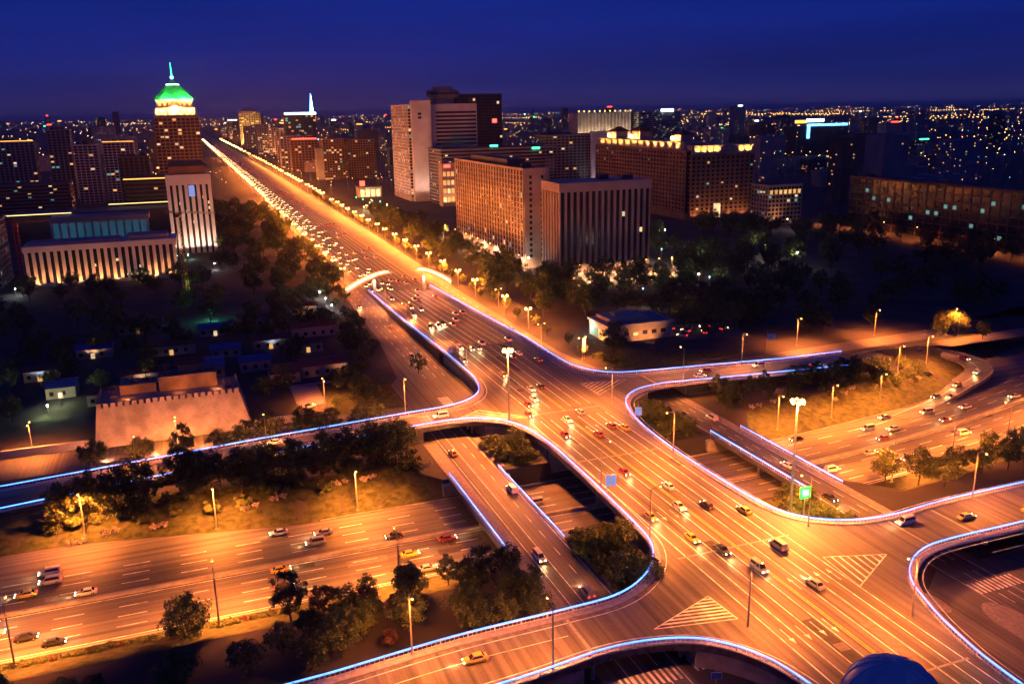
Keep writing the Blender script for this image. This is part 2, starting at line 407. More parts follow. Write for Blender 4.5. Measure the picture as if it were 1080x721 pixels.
# sloping continuation of the avenue and the ramps
def slope_strip(name, left, right, zf, thick, mat, n=None):
    k = len(left); vs = []
    for a, b in zip(left, right):
        vs += [(a[0],a[1],zf(*a)), (b[0],b[1],zf(*b)), (a[0],a[1],thick(*a)), (b[0],b[1],thick(*b))]
    fs = []
    for i in range(k-1):
        a, b = 4*i, 4*i+4
        fs += [(a,a+1,b+1,b), (a,b,b+2,a+2), (a+1,a+3,b+3,b+1), (a+2,b+2,b+3,a+3)]
    fs += [(0,2,3,1), (4*k-4,4*k-3,4*k-1,4*k-2)]
    mb = MB(); mb.add(vs, fs)
    o = mb.build(name, mat)
    bm = bmesh.new(); bm.from_mesh(o.data); bmesh.ops.recalc_face_normals(bm, faces=bm.faces); bm.to_mesh(o.data); bm.free()
    o['kind'] = 'structure'; return o
ys = [335.02, 360, 390, 420, 450, 480, 500]
def ed(path, y):
    for a, b in zip(path, path[1:]):
        if min(a[1], b[1]) <= y <= max(a[1], b[1]) and a[1] != b[1]: return a[0]+(b[0]-a[0])*(y-a[1])/(b[1]-a[1])
    return path[0][0]
rise = slope_strip('avenue_ramp', [(ed(LN, y), y) for y in ys], [(ed(RN, y), y) for y in ys], lambda x, y: zdeck(x, y)+0.06*(y > 499)+0.02, lambda x, y: -0.3, M['asphalt_y'])
lu = slope_strip('slip_road', [(61.98,248.6)]+LM_R[::-1][1:], [(61.98,262)]+LN_R[1:], zdeck, lambda x, y: -0.4, M['asphalt_x'])
ru1 = slope_strip('slip_road', [(152.02,256.8),(162,256.75)], [(152.02,272.6),(162,272.58)], zdeck, lambda x, y: zdeck(x, y)-1.3, M['asphalt_x'])
ru = slope_strip('slip_road', [(162.02,256.75),(181,256.6),(215,256.8),(250,257)], [(162.02,272.58),(181,272.5),(215,272.5),(245,275)], zdeck, lambda x, y: -0.4, M['asphalt_x'])
rl = slope_strip('slip_road', [(205.02,132),(230,132),(320,134)], [(205.02,147),(230,147),(320,149)], zdeck, lambda x, y: -0.4, M['asphalt_x'])
loop_c = smooth([(247,266),(262,270.5),(277,271),(288,266.5),(292.5,257),(289,247),(279,240.5),(264,235),(246,229),(222,222)])
def zloop(i): return 0.9+(RING_Z+0.12-0.9)*min(1.0, i/(0.8*len(loop_c)))
lp = {p: zloop(i) for i, p in enumerate(loop_c)}
loop = MB(); strip(loop, loop_c, -4.6, 4.6, lambda x, y: lp[(x, y)], -0.9, 0.0); loop = loop.build('loop_ramp', M['asphalt_x'], kind='structure')
mb = MB(); strip(mb, loop_c, -0.08, 0.08, lambda x, y: lp[(x, y)], 0.002, 0.008); mb.build('lane_trail_line', M['paint'], loop)
mb = MB(); strip(mb, loop_c[:-14], 4.7, 5.3, lambda x, y: lp[(x, y)], -0.5, 0.9); mb.build('parapet', M['conc'], loop)
er = MB(); er.prism([(250,276),(262,276.2),(285,277),(400,281),(400,270),(296,268),(293,272),(284,274.5)], 0.2, 0.3); er.build('side_street', M['asphalt_x'], kind='structure')
# far avenue
av = MB(); av.prism([(86,499.6),(143,499.6),(148,700),(152,1500),(156,9000),(92,9000),(90,1500),(87,700)], -0.05, 0.055)
av = av.build('avenue', M['asphalt_y'], kind='structure')
for x in (93.6, 110.6, 111.4, 128.6): lines_y(av, [x], 500, 1200, lambda x, y: 0.06, 0.22, M['paint_y' if 110 < x < 112 else 'paint'])
lines_y(av, [97.3, 100.9, 104.3, 107.6, 114.6, 118, 121.4, 125], 500, 1000, lambda x, y: 0.06, 0.24, M['paint'])  # kept solid, so the paint also stands for light trails up the avenue
lines_y(rise, [93.4, 110.6, 111.2, 128.8], 336, 499, lambda x, y: zdeck(x, y)+0.03, 0.22, M['paint'])
lines_y(rise, [97.2, 100.8, 104.2, 107.6, 114.5, 118, 121.5, 125], 336, 499, lambda x, y: zdeck(x, y)+0.03, 0.24, M['paint'])  # solid lane paint doubling as the light trails on the rise
five = lambda x, y: 5.002
DECK_LANE_TRAILS = [94.6, 98.0, 101.4, 104.8, 107.0, 107.5, 110.8, 114.2, 117.6, 120.6]  # solid lane lines that also stand for the traffic's light trails
for x in DECK_LANE_TRAILS: lines_y(deck, [x], 60, 240, five, 0.27, M['paint_y' if x in (107.0, 107.5) else 'paint'])
lines_y(deck, [98.4, 102, 105.6, 112.8, 116.4, 120], 250, 332, five, 0.25, M['paint'])  # light trails drawn as solid lane paint here too
lines_y(deck, [108.9, 109.4], 246, 334, five, 0.2, M['paint_y'])
for y in (98, 148, 205.5, 246): MB().box(92.5, 121.5, y, y+0.5, 5.004, 5.012).build('expansion_joint', M['joint'], deck)
for (x0, x1, y0, y1) in ((60.2, 60.9, 123, 137.8), (66, 66.5, 249.2, 261.8), (147, 147.6, 132, 145), (160.8, 161.4, 132, 145.6), (150.3, 150.9, 257, 272)):
    MB().box(x0, x1, y0, y1, 5.004, 5.012).build('expansion_joint', M['joint'], deck)
# repair patches in the asphalt
rp_ = random.Random(3); PATCH = [surf('asphalt_patch_dark', (0.045, 0.043, 0.042), 0.7, 0.3, 0.8), surf('asphalt_patch_pale', (0.15, 0.14, 0.13), 0.7, 0.3, 0.8)]
for i in range(22):
    x, y = rp_.uniform(94, 120), rp_.uniform(90, 325); w, l = rp_.uniform(0.8, 3.2), rp_.uniform(2, 14)
    MB().box(x, x+w, y, y+l, 4.99, 5.0012+0.00002*i).build('repair_patch', PATCH[i % 2], deck)
for i in range(18):
    x, y = rp_.uniform(-45, 260), rp_.uniform(180, 213); w, l = rp_.uniform(0.8, 3.0), rp_.uniform(3, 16)
    MB().box(x, x+l, y+sh(x), y+sh(x)+w, RING_Z, RING_Z+0.0612+0.00002*i).build('repair_patch', PATCH[i % 2], ring)
# lines of the turning lanes
def curve_line(path, off, w=0.18, mat='paint', par=deck):
    mb = MB(); strip(mb, path, off-w/2, off+w/2, zdeck, 0.003, 0.009); mb.build('edge_line', M[mat], par)
curve_line(LN[-24:], 3.1); curve_line(LM[:30], 3.1); curve_line(LM[22:], 3.2); curve_line(LS, 3.0); curve_line(RN[-22:], -3.1); curve_line(RM, 3.1); curve_line(RS, 3.0)
curve_line(LM[-22:], 7.0, 0.14); curve_line(RS[:24], 7.0, 0.14)
# hatched traffic islands
def hatch(tri, n, par=deck, z=5.003):
    a, b, c = [Vector(p) for p in tri]
    mb = MB()
    def bar(p, q, w):
        d = (q-p); L = d.length
        if L < 0.3: return
        nrm = Vector((-d.y, d.x))/L*w/2
        mb.add([(*(p-nrm), z),(*(q-nrm), z),(*(q+nrm), z),(*(p+nrm), z)], [(0,1,2,3)])
    for p, q in ((a,b),(b,c),(c,a)): bar(p, q, 0.22)
    z += 0.003
    for i in range(1, n): t = i/n; bar(a+(b-a)*t, a+(c-a)*t, 0.42)
    mb.build('hatched_marking', M['paint'], par, kind='stuff')
gp = lambda *p: [G(px, py, 5.0) for px, py in p]
hatch(gp((747,628),(690,663),(778,652)), 8); hatch(gp((935,584),(868,587),(907,618)), 8)
hatch(gp((505,432),(560,440),(470,447)), 7); hatch(gp((612,404),(660,400),(632,416)), 7)
# arrows and stop line on the deck
def arrow(x, y, dirn, par=deck, z=5.004):
    mb = MB(); s = dirn
    mb.add([(x-.1,y,z),(x+.1,y,z),(x+.1,y+3.2*s,z),(x-.1,y+3.2*s,z)], [(0,1,2,3)]); mb.add([(x-.5,y+3.2*s,z),(x+.5,y+3.2*s,z),(x,y+5*s,z)], [(0,1,2)])
    mb.build('lane_arrow', M['paint'], par, kind='stuff')
for i, x in enumerate((96.3, 99.7, 103.1, 105.9)): arrow(x, 170, -1); arrow(x, 118, -1)
for i, x in enumerate((109.2, 112.5, 115.9, 119.1)): arrow(x, 128, 1); arrow(x, 226, 1)
# crosswalks at the middle level
def zebra(cx, cy, L, n, axis, par, z):
    mb = MB()
    for i in range(n):
        t = (i-(n-1)/2)*L/n
        if axis == 'x': mb.box(cx+t-0.28, cx+t+0.28, cy-2, cy+2, z, z+0.006)
        else: mb.box(cx-2, cx+2, cy+t-0.28, cy+t+0.28, z, z+0.006)
    mb.build('crosswalk', M['paint'], par, kind='stuff')
cx_, cy_ = G(1050, 615, 0); zebra(cx_, cy_, 13, 11, 'x', rab, 0.022)
zebra(*G(750, 695, 0), 9, 8, 'x', south, 0.03); zebra(80, 285, 10, 9, 'y', cross, 0.036); zebra(70, 120, 12, 10, 'x', fl, 0.026)
isl = MB(); ic = G(985, 635, 0); isl.prism([(ic[0]+1.6*math.cos(a)*1.2, ic[1]+4.2*math.sin(a)) for a in [k*math.pi/8 for k in range(16)]], 0.0, 0.16); isl.build('traffic_island', M['pave'], kind='structure')
isl2 = MB(); ic = G(1078, 660, 0); isl2.prism([(ic[0]+4*math.cos(a), ic[1]+9*math.sin(a)) for a in [k*math.pi/10 for k in range(20)]], 0.0, 0.16); isl2.build('traffic_island', M['pave'], kind='structure')

# retaining walls that carry the deck, and piers where roads pass below
def wall(poly, z0=-0.2, z1=3.72, name='retaining_wall'):
    MB().prism(poly, z0, z1).build(name, M['conc'], deck)
wall([(x+0.8, y) for x, y in LN if y < 334.8 and x > 80] + [(81.5, 262.0), (80, 250.5)] + [(x+0.8, y) for x, y in LM if x > 80 and y > 221.5] + [(122.5, 221.5)] + [(x-0.8, y) for x, y in RM[::-1] if y > 221.5 and x < 145] + [(146, 257.5), (146, 272.8)] + [(x-0.8, y) for x, y in RN[::-1] if y < 334.8 and x < 145])
wall([(x+0.8, y) for x, y in LM if y < 173.5 and x > 79.5] + [(79.5, 138.5), (79.5, 120.0)] + [(x+0.8, y) for x, y in LS if x > 79.8] + [(x-0.8, y) for x, y in RS[::-1] if x < 145] + [(146, 131.5), (146, 145)] + [(x-0.8, y) for x, y in RM[::-1] if y < 173.5 and x < 145])
for x in (98, 107.5, 117):
    for y in (197.25,):
        MB().box(x-1.3, x+1.3, y-0.45, y+0.45, RING_Z, 3.72).build('pier', M['conc'], deck)
MB().box(92.6, 122, 219, 221.4, RING_Z, 3.72).build('abutment', M['conc'], deck); MB().box(92.6, 122, 173.6, 176, RING_Z, 3.72).build('abutment', M['conc'], deck)
for x in (167, 180, 193, 204):
    for y in (135, 143.5): MB().lathe([(0.6, 0), (0.6, 3.72)], x, y, 12).build('pier', M['conc'], deck)
for x in (60.4, 78.6):
    for y in (251, 255.5, 260, 124, 130, 136.5): MB().lathe([(0.45, 0), (0.45, 3.72)], x, y, 10).build('pier', M['conc'], deck)
wall([(-75,116.5),(58,122.5),(58,136.5),(-75,129.5)]); wall([(161.5, 257.6), (161.9, 257.6), (161.9, 272), (161.5, 272)], z1=3.4)

# footways behind the rails and the railings with their light tubes
def sidewalk(path, sgn, parent):
    mb = MB(); strip(mb, path, 0.05*sgn, 2.0*sgn, zdeck, 0.003, 0.17); mb.build('footway', M['pave'], parent)
LNs = [p for p in LN]
def railing(label, path, sgn, base=0.17, zf=zdeck, lit=None, group=None, hgt=1.15):
    r = thing('lit_railing', label, 'railing', group=group)
    o = 0.35*sgn
    mb = MB(); strip(mb, path, o-0.06, o+0.06, zf, base+hgt-0.32, base+hgt-0.2); strip(mb, path, o-0.05, o+0.05, zf, base+0.12, base+0.2)
    mb.build('hand_rail', M['rail'], r, kind='stuff')
    mb = MB(); strip(mb, path, o-0.09, o+0.09, zf, base+hgt-0.14, base+hgt+0.08); mb.build('light_tube', M['led'], r)
    pm = MB()
    for a in resample(path, 0.9):
        z = zf(*a)
        pm.box(a[0]-0.03, a[0]+0.03, a[1]-0.03, a[1]+0.03, z+base+0.05, z+base+hgt-0.25)
    # balusters follow the offset line
    pm2 = MB(); strip_pts = resample(path, 0.9); n = len(strip_pts)
    def offp(i, o_):
        a, b = strip_pts[max(0,i-1)], strip_pts[min(n-1,i+1)]; dx, dy = b[0]-a[0], b[1]-a[1]; L = math.hypot(dx, dy) or 1
        return strip_pts[i][0]-dy/L*o_, strip_pts[i][1]+dx/L*o_
    pm = MB()
    for i in range(n):
        x, y = offp(i, o); z = zf(*strip_pts[i]); w = 0.03 if i % 6 else 0.1
        pm.box(x-w, x+w, y-w, y+w, z, z+base+hgt-(0.25 if i % 6 else -0.14))
    pm.build('balusters', M['rail'], r, kind='stuff')
    return r
full = {'LN': LN + LN_R[1:], 'LM': LM_R[:-1] + LM + LM2[1:], 'LS': LS2[:-1] + LS, 'RN': RN + RN_R[1:], 'RM': RM_R[:-1] + RM, 'RS': RS}
# paths run so that the roadway lies: LN left(+), LM left(+)...
SIDE = {'LN': 1, 'LM': 1, 'LS': 1, 'RN': -1, 'RM': 1, 'RS': 1}
LAB = {'LN': 'blue-lit railing from the left light arch curving into the upper left slip road',
       'LM': 'long blue-lit railing of the left edge, sweeping round the bushes between both left slip roads',
       'LS': 'blue-lit railing along the lower edge of the bottom left slip road',
       'RN': 'blue-lit railing from the right light arch round past the low pavilion',
       'RM': 'long blue-lit railing on the right edge behind the green sign',
       'RS': 'blue-lit railing bending round the dark junction with crosswalk at lower right'}
for k, path in full.items():
    sidewalk(path, SIDE[k], deck); railing(LAB[k], path, SIDE[k])
zz = lambda x, y: 0.02
for lab, x, s in (('short blue-lit railing on the left frontage bridge, side facing the wide ring road', 61.75, 1), ('short blue-lit railing on the left frontage bridge, side facing the flyover bushes', 77.25, -1),
                  ('short blue-lit railing on the right frontage bridge, side facing the flyover', 147.75, 1), ('short blue-lit railing on the right frontage bridge, outer side over the headlights', 159.75, -1)):
    railing(lab, [(x, y) for y in range(221, 173, -1)] , s, base=0.02, zf=zz)
# ---------------------------------------------------------------- street lamps
def lamp_proto(name, h, arms, arm_len, head=0.5, r=0.12, lit='sodium', power=9000, cone=150, col=SOD, light=True):
    """pole with curved arms; each arm ends in a lantern with a glowing lens"""
    t = thing(name, 'street lamp', 'street lamp')
    MB().tube([(0,0,0),(0,0,h)], r*1.5, r*0.8, 8).build('pole', M['pole'], t)
    MB().lathe([(r*3,0),(r*3,0.12),(r*1.9,0.35)], 0, 0, 8).build('base_plate', M['pole'], t)
    for a in range(arms):
        s = 1 if a == 0 else -1
        ar = MB().tube([(0,0,h-0.2),(s*arm_len*0.45,0,h+0.45),(s*arm_len,0,h+0.55)], r*0.6, r*0.5, 6).build('arm', M['pole'], t)
        x = s*arm_len
        MB().frustum((x-head*0.75,x+head*0.75,-head*0.35,head*0.35), (x-head*0.5,x+head*0.5,-head*0.2,head*0.2), h+0.5, h+0.72).build('lantern', M['pole'], ar)
        MB().sphere(x, 0, h+0.36, head*0.42, 8, 6).build('lens', M[lit], ar)
        if light: lamp('lamp_light', 'SPOT', (x, 0, h+0.0), power, col, t, 0.4, cone, 0.7)
    return t
def put(proto, x, y, z, rz, label, group=None, first=[]):
    o = copy_tree(proto); o.location = (x, y, z); o.rotation_euler = (0, 0, rz); o['label'] = label
    if group: o['group'] = group
    return o
def drop(o):
    for c in list(o.children): drop(c)
    bpy.data.objects.remove(o, do_unlink=True)
HP = math.pi/2
# two high masts with a crown of floodlights
for (x, y, h, lab) in ((88.6, 243.4, 28.5, 'tall mast with glowing orange lamp crown among bushes left of the flyover'), (133.6, 163.0, 31.0, 'tall mast with glowing orange lamp crown next to the green sign')):
    t = thing('high_mast_lamp', lab, 'lamp mast', (x, y, 0))
    MB().tube([(0,0,0),(0,0,h)], 0.42, 0.2, 10).build('pole', M['pole'], t)
    MB().lathe([(0.9,0),(0.9,0.3),(0.5,0.9)], 0, 0, 10).build('base_plate', M['pole'], t)
    MB().lathe([(0.2,h-0.5),(1.3,h-0.3),(1.3,h-0.1),(0.2,h+0.3),(0.01,h+0.9)], 0, 0, 12).build('crown', M['pole'], t)
    for k in range(6):
        a = k*math.pi/3; cx, cy = 1.35*math.cos(a), 1.35*math.sin(a)
        MB().sphere(cx, cy, h-0.15, 0.52, 8, 6).build('floodlight', M['sodium'], t)
    lamp('mast_light', 'SPOT', (0, 0, h-1.0), 420000, SOD, t, 1.2, 165, 0.5)
ringp = lamp_proto('street_lamp', 13.5, 1, 2.2, 0.55, 0.14, power=160000)
bankp = lamp_proto('street_lamp', 11.8, 1, 2.0, 0.55, 0.14, power=95000)
twin = lamp_proto('twin_arm_lamp', 9.4, 2, 1.7, 0.6, 0.12, power=26000)
tall = lamp_proto('street_lamp', 12.5, 1, 2.4, 0.5, 0.13, power=52000)
zs = lambda x, y: next((a[1]+(b[1]-a[1])*(y-a[0])/(b[0]-a[0]) for a, b in zip(prof(x), prof(x)[1:]) if a[0] <= y <= b[0]), 0.0)
def onbank(x, y): return zs(x, y) if 160 < y < 262 and (x < 58 or x > 162) else 0.0
for x, y, lab in ((-41, 175.5, 'slim lamp pole at the far left, on the near verge of the ring road'), (-2.5, 174.5, 'slim dark lamp pole behind the lone round tree beside the ring road'), (36.5, 174.8, 'slim dark lamp pole on the near verge between ring road and tree clump')):
    put(ringp, x, y, onbank(x, y), HP, lab, 'lamps on the near verge of the ring road')
for x in (-85, -125, 180, 205, 232, 262, 292): put(ringp, x, 174.8+sh(x), onbank(x, 174.8+sh(x)), HP, 'added slim lamp pole on the ring road verge beyond the roadside trees', 'lamps on the near verge of the ring road')  # unseen verge lamps added to brighten the ring road
for (x, y, lab) in ((-33, 231, 'lamp pole on the grass bank, leftmost of three above the ring road'), (-1, 222.5, 'lamp pole on the grass bank, middle one of three above the ring road'), (35.3, 219.0, 'lamp pole on the grass bank, nearest the frontage bridge'),
                    (200, 226.5, 'glowing lamp pole on the right grass bank, nearest the frontage bridge'), (224, 230, 'glowing lamp pole on the right grass bank, middle of three'), (267, 238.5, 'glowing lamp pole inside the bend of the loop ramp'), (176, 224, 'added lamp pole on the right grass bank close against the frontage bridge'), (247, 246, 'added lamp pole on the right grass bank, last before the loop ramp')):
    if x > 260: y = 252
    put(bankp, x, y, onbank(x, y), -HP, lab, 'lamps on the grass banks')  # the two extra right-bank poles are added for more light on the ring
for (x, y, rz, lab) in ((93.0, 187, 0, 'thin grey lamp pole on the flyover beside the blue hanging signs'), (91.3, 121, 0, 'thin grey lamp pole where the bottom left slip road joins the flyover'), (52, 122.6, HP, 'thin grey lamp pole on the lower edge of the bottom left slip road'), (122, 112, math.pi, 'thin grey lamp pole on the right edge of the flyover near the bottom'),
                        (128.4, 150, math.pi*0.9, 'thin grey lamp pole on the right corner below the green sign'), (126, 246, math.pi, 'thin grey lamp pole at the upper right corner of the flyover'), (60, 263, -HP, 'thin grey lamp pole on the upper left slip road near the junction'), (15, 247, HP, 'thin grey lamp pole on the upper left slip road behind roadside trees'), (175, 146.5, -HP, 'thin grey lamp pole on the lower right slip road'), (91.0, 158, 0, 'added thin grey lamp pole on the left flyover edge above the island bushes'), (122.0, 200, math.pi, 'added thin grey lamp pole on the right flyover edge above the ring road'), (30, 136, -HP, 'thin grey lamp pole on the upper edge of the bottom left slip road'), (160, 257.2, HP, 'thin grey lamp pole on the upper right slip road above the frontage road'), (195, 272, -HP, 'thin grey lamp pole far along the upper right slip road'), (-20, 246.5, HP, 'thin grey lamp pole at the low end of the upper left slip road')):
    put(tall, x, y, zdeck(x, y), rz, lab, 'lamps along the flyover edges')  # some of these poles are added to even out the light on the deck
for i, y in enumerate((345, 300, 395, 440)): put(twin, 92.8, y, zdeck(92.8, y), 0, 'twin-arm lamp on the left edge of the flyover, number %s from the junction corner' % ('one two three four'.split()[[300,345,395,440].index(y)]), 'twin-arm lamps on the left edge of the flyover')
for i, (px, py) in enumerate(((614, 380), (571, 364), (526, 324))):
    x, y = G(px, py); put(twin, x, y, 0, 0.2, ('glowing twin-arm lamp nearest the low pavilion', 'glowing twin-arm lamp left of the low pavilion by the lit hedge', 'glowing twin-arm lamp close to the right light arch')[i], 'twin-arm lamps on the right pavement')
for (px, py, lab) in ((840, 364, 'glowing lamp above the right slip road beside the hanging banner'), (922, 354, 'glowing lamp at the far end of the right slip road')):
    x, y = G(px, py); put(bankp, x, y, 0, -HP, lab)
for (px, py, lab) in ((188, 468, 'small glowing lamp in front of the brick observatory wall'), (35, 478, 'small glowing lamp by the low wall at the left edge'), (1010, 355, 'small lamp glowing against the lit willow at the right edge'), (343, 428, 'small lamp beside the white van')):
    x, y = G(px, py)
    if px == 188: y = 274.5
    put(bankp if px > 900 else twin, x, y, 0, HP, lab)
# avenue lamps: paired globes every 36 m, real light on the nearer ones
globe = thing('avenue_lamp', 'x', 'street lamp'); globe2 = thing('avenue_lamp', 'x', 'street lamp')
for gl, lit in ((globe, True), (globe2, False)):
    MB().tube([(0,0,0),(0,0,9.2)], 0.2, 0.12, 6).build('pole', M['pole'], gl)
    MB().box(-1.3, 1.3, -0.07, 0.07, 9.2, 9.35).build('crossarm', M['pole'], gl)
    for s in (-1, 1): MB().sphere(s*1.2, 0, 9.75, 0.55 if lit else 1.0, 8, 5).build('globe', M['sodium_far'], gl)
    if lit: lamp('lamp_light', 'POINT', (0, 0, 8.4), 74000, SOD, gl, 0.6)
k = 0; y = 520.0
while y < 3600:
    src = globe if y < 2300 else globe2
    for x in (85.0 + (y-500)*0.002, 147.5 + min(8, (y-500)*0.006)):
        if y > 900 and random.random() < 0.14: continue
        x += random.uniform(-.6, .6)
        ob = put(src, x, y, 0, 0, 'glowing globe lamp in the left row along the receding avenue' if x < 110 else 'glowing globe lamp in the right row along the receding avenue', 'avenue lamps left row' if x < 110 else 'avenue lamps right row')
        if y > 1000: ob.scale = (1.3, 1.3, 1.15)
    y += 34 if y < 1500 else 55
for y in (372, 404, 452, 484): put(globe, 146.0, y, 0, 0, 'glowing globe lamp in the right row just before the light arch', 'avenue lamps right row, near end')
for p in (ringp, bankp, twin, tall, globe, globe2): drop(p)

# ---------------------------------------------------------------- light arches over the avenue
M['arch'] = emis('arch_light_tubes', (1.0, 0.07, 0.03), 7, 0.5, 0.6); M['arch_w'] = emis('arch_light_white', (1.0, 0.30, 0.14), 9, 0.3, 0.6)
for s, x0, lab in ((1, 79.0, 'half arch of red and white light tubes on a post, left of the avenue'), (-1, 139.5, 'half arch of red and white light tubes on a post, right of the avenue')):
    yy = 478; t = thing('light_arch', lab, 'light arch', (x0+s*16.0, yy, 0))
    zb = zdeck(x0+s*16, yy)
    MB().frustum((-0.9,0.9,-0.9,0.9), (-0.6,0.6,-0.6,0.6), 0, 9.6).build('post', M['arch_post'] if 'arch_post' in M else M['conc'], t)
    span = 26.0 if s > 0 else 20.5
    def arc(u): return (-16+span*u, 3.6+9.2*math.sin(u*math.pi/2))
    for j, (dz, dy, mt, r) in enumerate(((0, -0.5, 'arch', 0.6), (1.1, 0, 'arch_w', 0.75), (2.3, 0.5, 'arch', 0.6), (0.0, 0.7, 'arch', 0.5))):
        path = []
        for i in range(17):
            u = i/16*(1-0.06*j); a, z = arc(u); path.append((s*a, dy, z+dz*(1-0.5*u)))
        MB().tube(path, r, r*0.6, 6).build('light_tube', M[mt], t)
    for i in range(1, 10):
        u = i/10; a, z = arc(u); MB().box(s*a-0.08, s*a+0.08, -0.6, 0.75, z-0.08, z+1.5*(1-0.5*u)).build('rib', M['pole'], t)
    lamp('arch_glow', 'POINT', (0, -1.5, 8.5), 9000, (1, 0.35, 0.2), t, 2.0)

# ---------------------------------------------------------------- signs
M['sign_green'] = emis('green_lit_sign', (0.01, 1.0, 0.03), 4.0, 0.3, 0.8); M['sign_core'] = emis('green_sign_white', (0.5, 1.0, 0.5), 4)
M['sign_blue'] = surf('blue_sign', (0.03, 0.10, 0.45), 0.5, 0.15, 1); M['sign_bluelit'] = emis('blue_backlit_panel', (0.25, 0.42, 1.0), 0.55)
t = thing('green_light_sign', 'bright green lit board on a post behind the right railing', 'sign', (134.6, 159.2, 0))
MB().tube([(0,0,0),(0,0,7.2)], 0.16, 0.13, 8).build('post', M['pole'], t)
MB().box(-1.4, 1.4, -0.25, 0.25, 7.2, 9.9).build('board', M['sign_green'], t); MB().box(-0.75, 0.75, -0.29, -0.26, 7.8, 9.3).build('display', M['sign_core'], t)
lamp('sign_light', 'POINT', (-0.6, -1.6, 8.4), 2600, (0.1, 1, 0.25), t, 1.0)
def board(x, y, z, lab, panels, rz=0, post=4.4, mat='sign_bluelit'):
    t = thing('sign_board', lab, 'sign', (x, y, z), rz)
    MB().tube([(0,0,0),(0,0,post+1.6)], 0.13, 0.1, 8).build('post', M['pole'], t)
    for (a, b, c, d) in panels:
        p = MB().box(a, b, -0.16, -0.1, c, d).build('panel', M[mat], t); MB().box(a-0.06, b+0.06, -0.1, -0.02, c-0.06, d+0.06).build('frame', M['rail'], p)
board(92.9, 183.6, 5.17, 'pair of blue upright panels on the flyover edge above the ring road', ((-0.2, 0.9, 2.2, 5.2), (1.2, 2.3, 2.4, 5.4)), -0.4)
x, y = G(694, 452, 5); board(126.6, 229, 5.17, 'purple-white small sign on the right railing beside dark bushes', ((-1.0, 1.0, 2.8, 4.1), (-1.0, 1.0, 1.6, 2.6)), -0.4)
x, y = G(808, 372); board(x, y, 0, 'pale hanging banner on a white pole above the right slip road', ((0.2, 3.4, 6.0, 8.2),), -0.4, 8.0, 'rail')
x, y = G(616, 378); board(x, y, 0, 'white upright panel on the right pavement near the pavilion', ((-0.5, 0.5, 3.0, 9.0),), -0.4, 9.0, 'rail')
board(93.0, 322, 5.17, 'white panel on the left railing up the flyover', ((-0.7, 0.7, 2.0, 4.4),), -0.4, 3.0, 'rail')
x, y = G(737, 690, 0); board(79.2, 113, 0, 'blue road sign under the bottom left slip road', ((-0.9, 0.9, 2.4, 3.6),), -0.4, 2.4, 'sign_blue')

# ---------------------------------------------------------------- cars
GLASSC = surf('car_glass', (0.02, 0.022, 0.025), 0.08, 0.1, 1, spec=0.6); TYRE = surf('tyre_rubber', (0.02, 0.02, 0.02), 0.85, 0.2, 3); RIM = surf('wheel_rim', (0.45, 0.45, 0.46), 0.35, 0.1, 3, metal=0.7)
def car_body(L=4.6, Wd=1.8, suv=False):
    """lofted saloon hull: stations along x, each a rounded section"""
    st = [(-L/2, 0.42, 0.72, 0.80), (-L/2+0.12, 0.25, 0.92, 0.90), (-L/2+0.9, 0.22, 0.98, 0.96), (0.0, 0.22, 0.95, 1.0), (L/2-1.2, 0.22, 0.92, 0.98), (L/2-0.3, 0.24, 0.78, 0.92), (L/2, 0.36, 0.62, 0.78)]
    mb = MB(); vs = []; k = 8
    for x, z0, z1, w in st:
        hw = Wd/2*w
        vs += [(x,-hw*0.92,z0),(x,-hw,z0+0.2*(z1-z0)),(x,-hw,z0+0.7*(z1-z0)),(x,-hw*0.86,z1),(x,hw*0.86,z1),(x,hw,z0+0.7*(z1-z0)),(x,hw,z0+0.2*(z1-z0)),(x,hw*0.92,z0)]
    fs = []
    for i in range(len(st)-1):
        for j in range(k): fs.append((i*k+j, i*k+(j+1)%k, (i+1)*k+(j+1)%k, (i+1)*k+j))
    fs += [tuple(range(k-1,-1,-1)), tuple(range((len(st)-1)*k, len(st)*k))]
    mb.add(vs, [f[::-1] for f in fs]); return mb
def cabin(L, Wd, top, grow=0.0, z1=None, x_=None):
    a, b, c, d = x_ or (-L/2+0.55, -L/2+1.25, 0.35, 1.05)
    hb, ht = Wd/2*0.84+grow, Wd/2*0.66+grow; zb, zt = 0.9, (z1 or top)
    return MB().add([(a,-hb,zb),(d,-hb,zb),(d,hb,zb),(a,hb,zb),(b,-ht,zt),(c,-ht,zt),(c,ht,zt),(b,ht,zt)], [(3,2,1,0),(4,5,6,7),(0,1,5,4),(1,2,6,5),(2,3,7,6),(3,0,4,7)])
def wheel_mesh():
    mb = MB()
    for k, (r, y0, y1) in enumerate(((0.33, -0.11, 0.11), (0.2, -0.118, 0.118))):
        mb.k = k; n = 12
        vs = [(r*math.cos(2*math.pi*i/n), y, 0.33+r*math.sin(2*math.pi*i/n)) for y in (y0, y1) for i in range(n)]
        mb.add(vs, [tuple(range(n)), tuple(range(2*n-1, n-1, -1))]+[(i, n+i, n+(i+1)%n, (i+1)%n) for i in range(n)])
    return mb.mesh('wheel', [TYRE, RIM])
WHEEL = wheel_mesh()
PAINTS = {'white': (0.62, 0.62, 0.60), 'silver': (0.36, 0.37, 0.38), 'black': (0.015, 0.015, 0.018), 'dark red': (0.20, 0.02, 0.02), 'yellow': (0.52, 0.36, 0.05)}
head_m = MB().sphere(0, 0, 0, 0.17, 8, 5).mesh('headlight', M['head']); tail_m = MB().box(-0.05, 0.05, -0.2, 0.2, -0.09, 0.09).mesh('tail_light', M['tail'])
PROTO = {}; FARP = {}
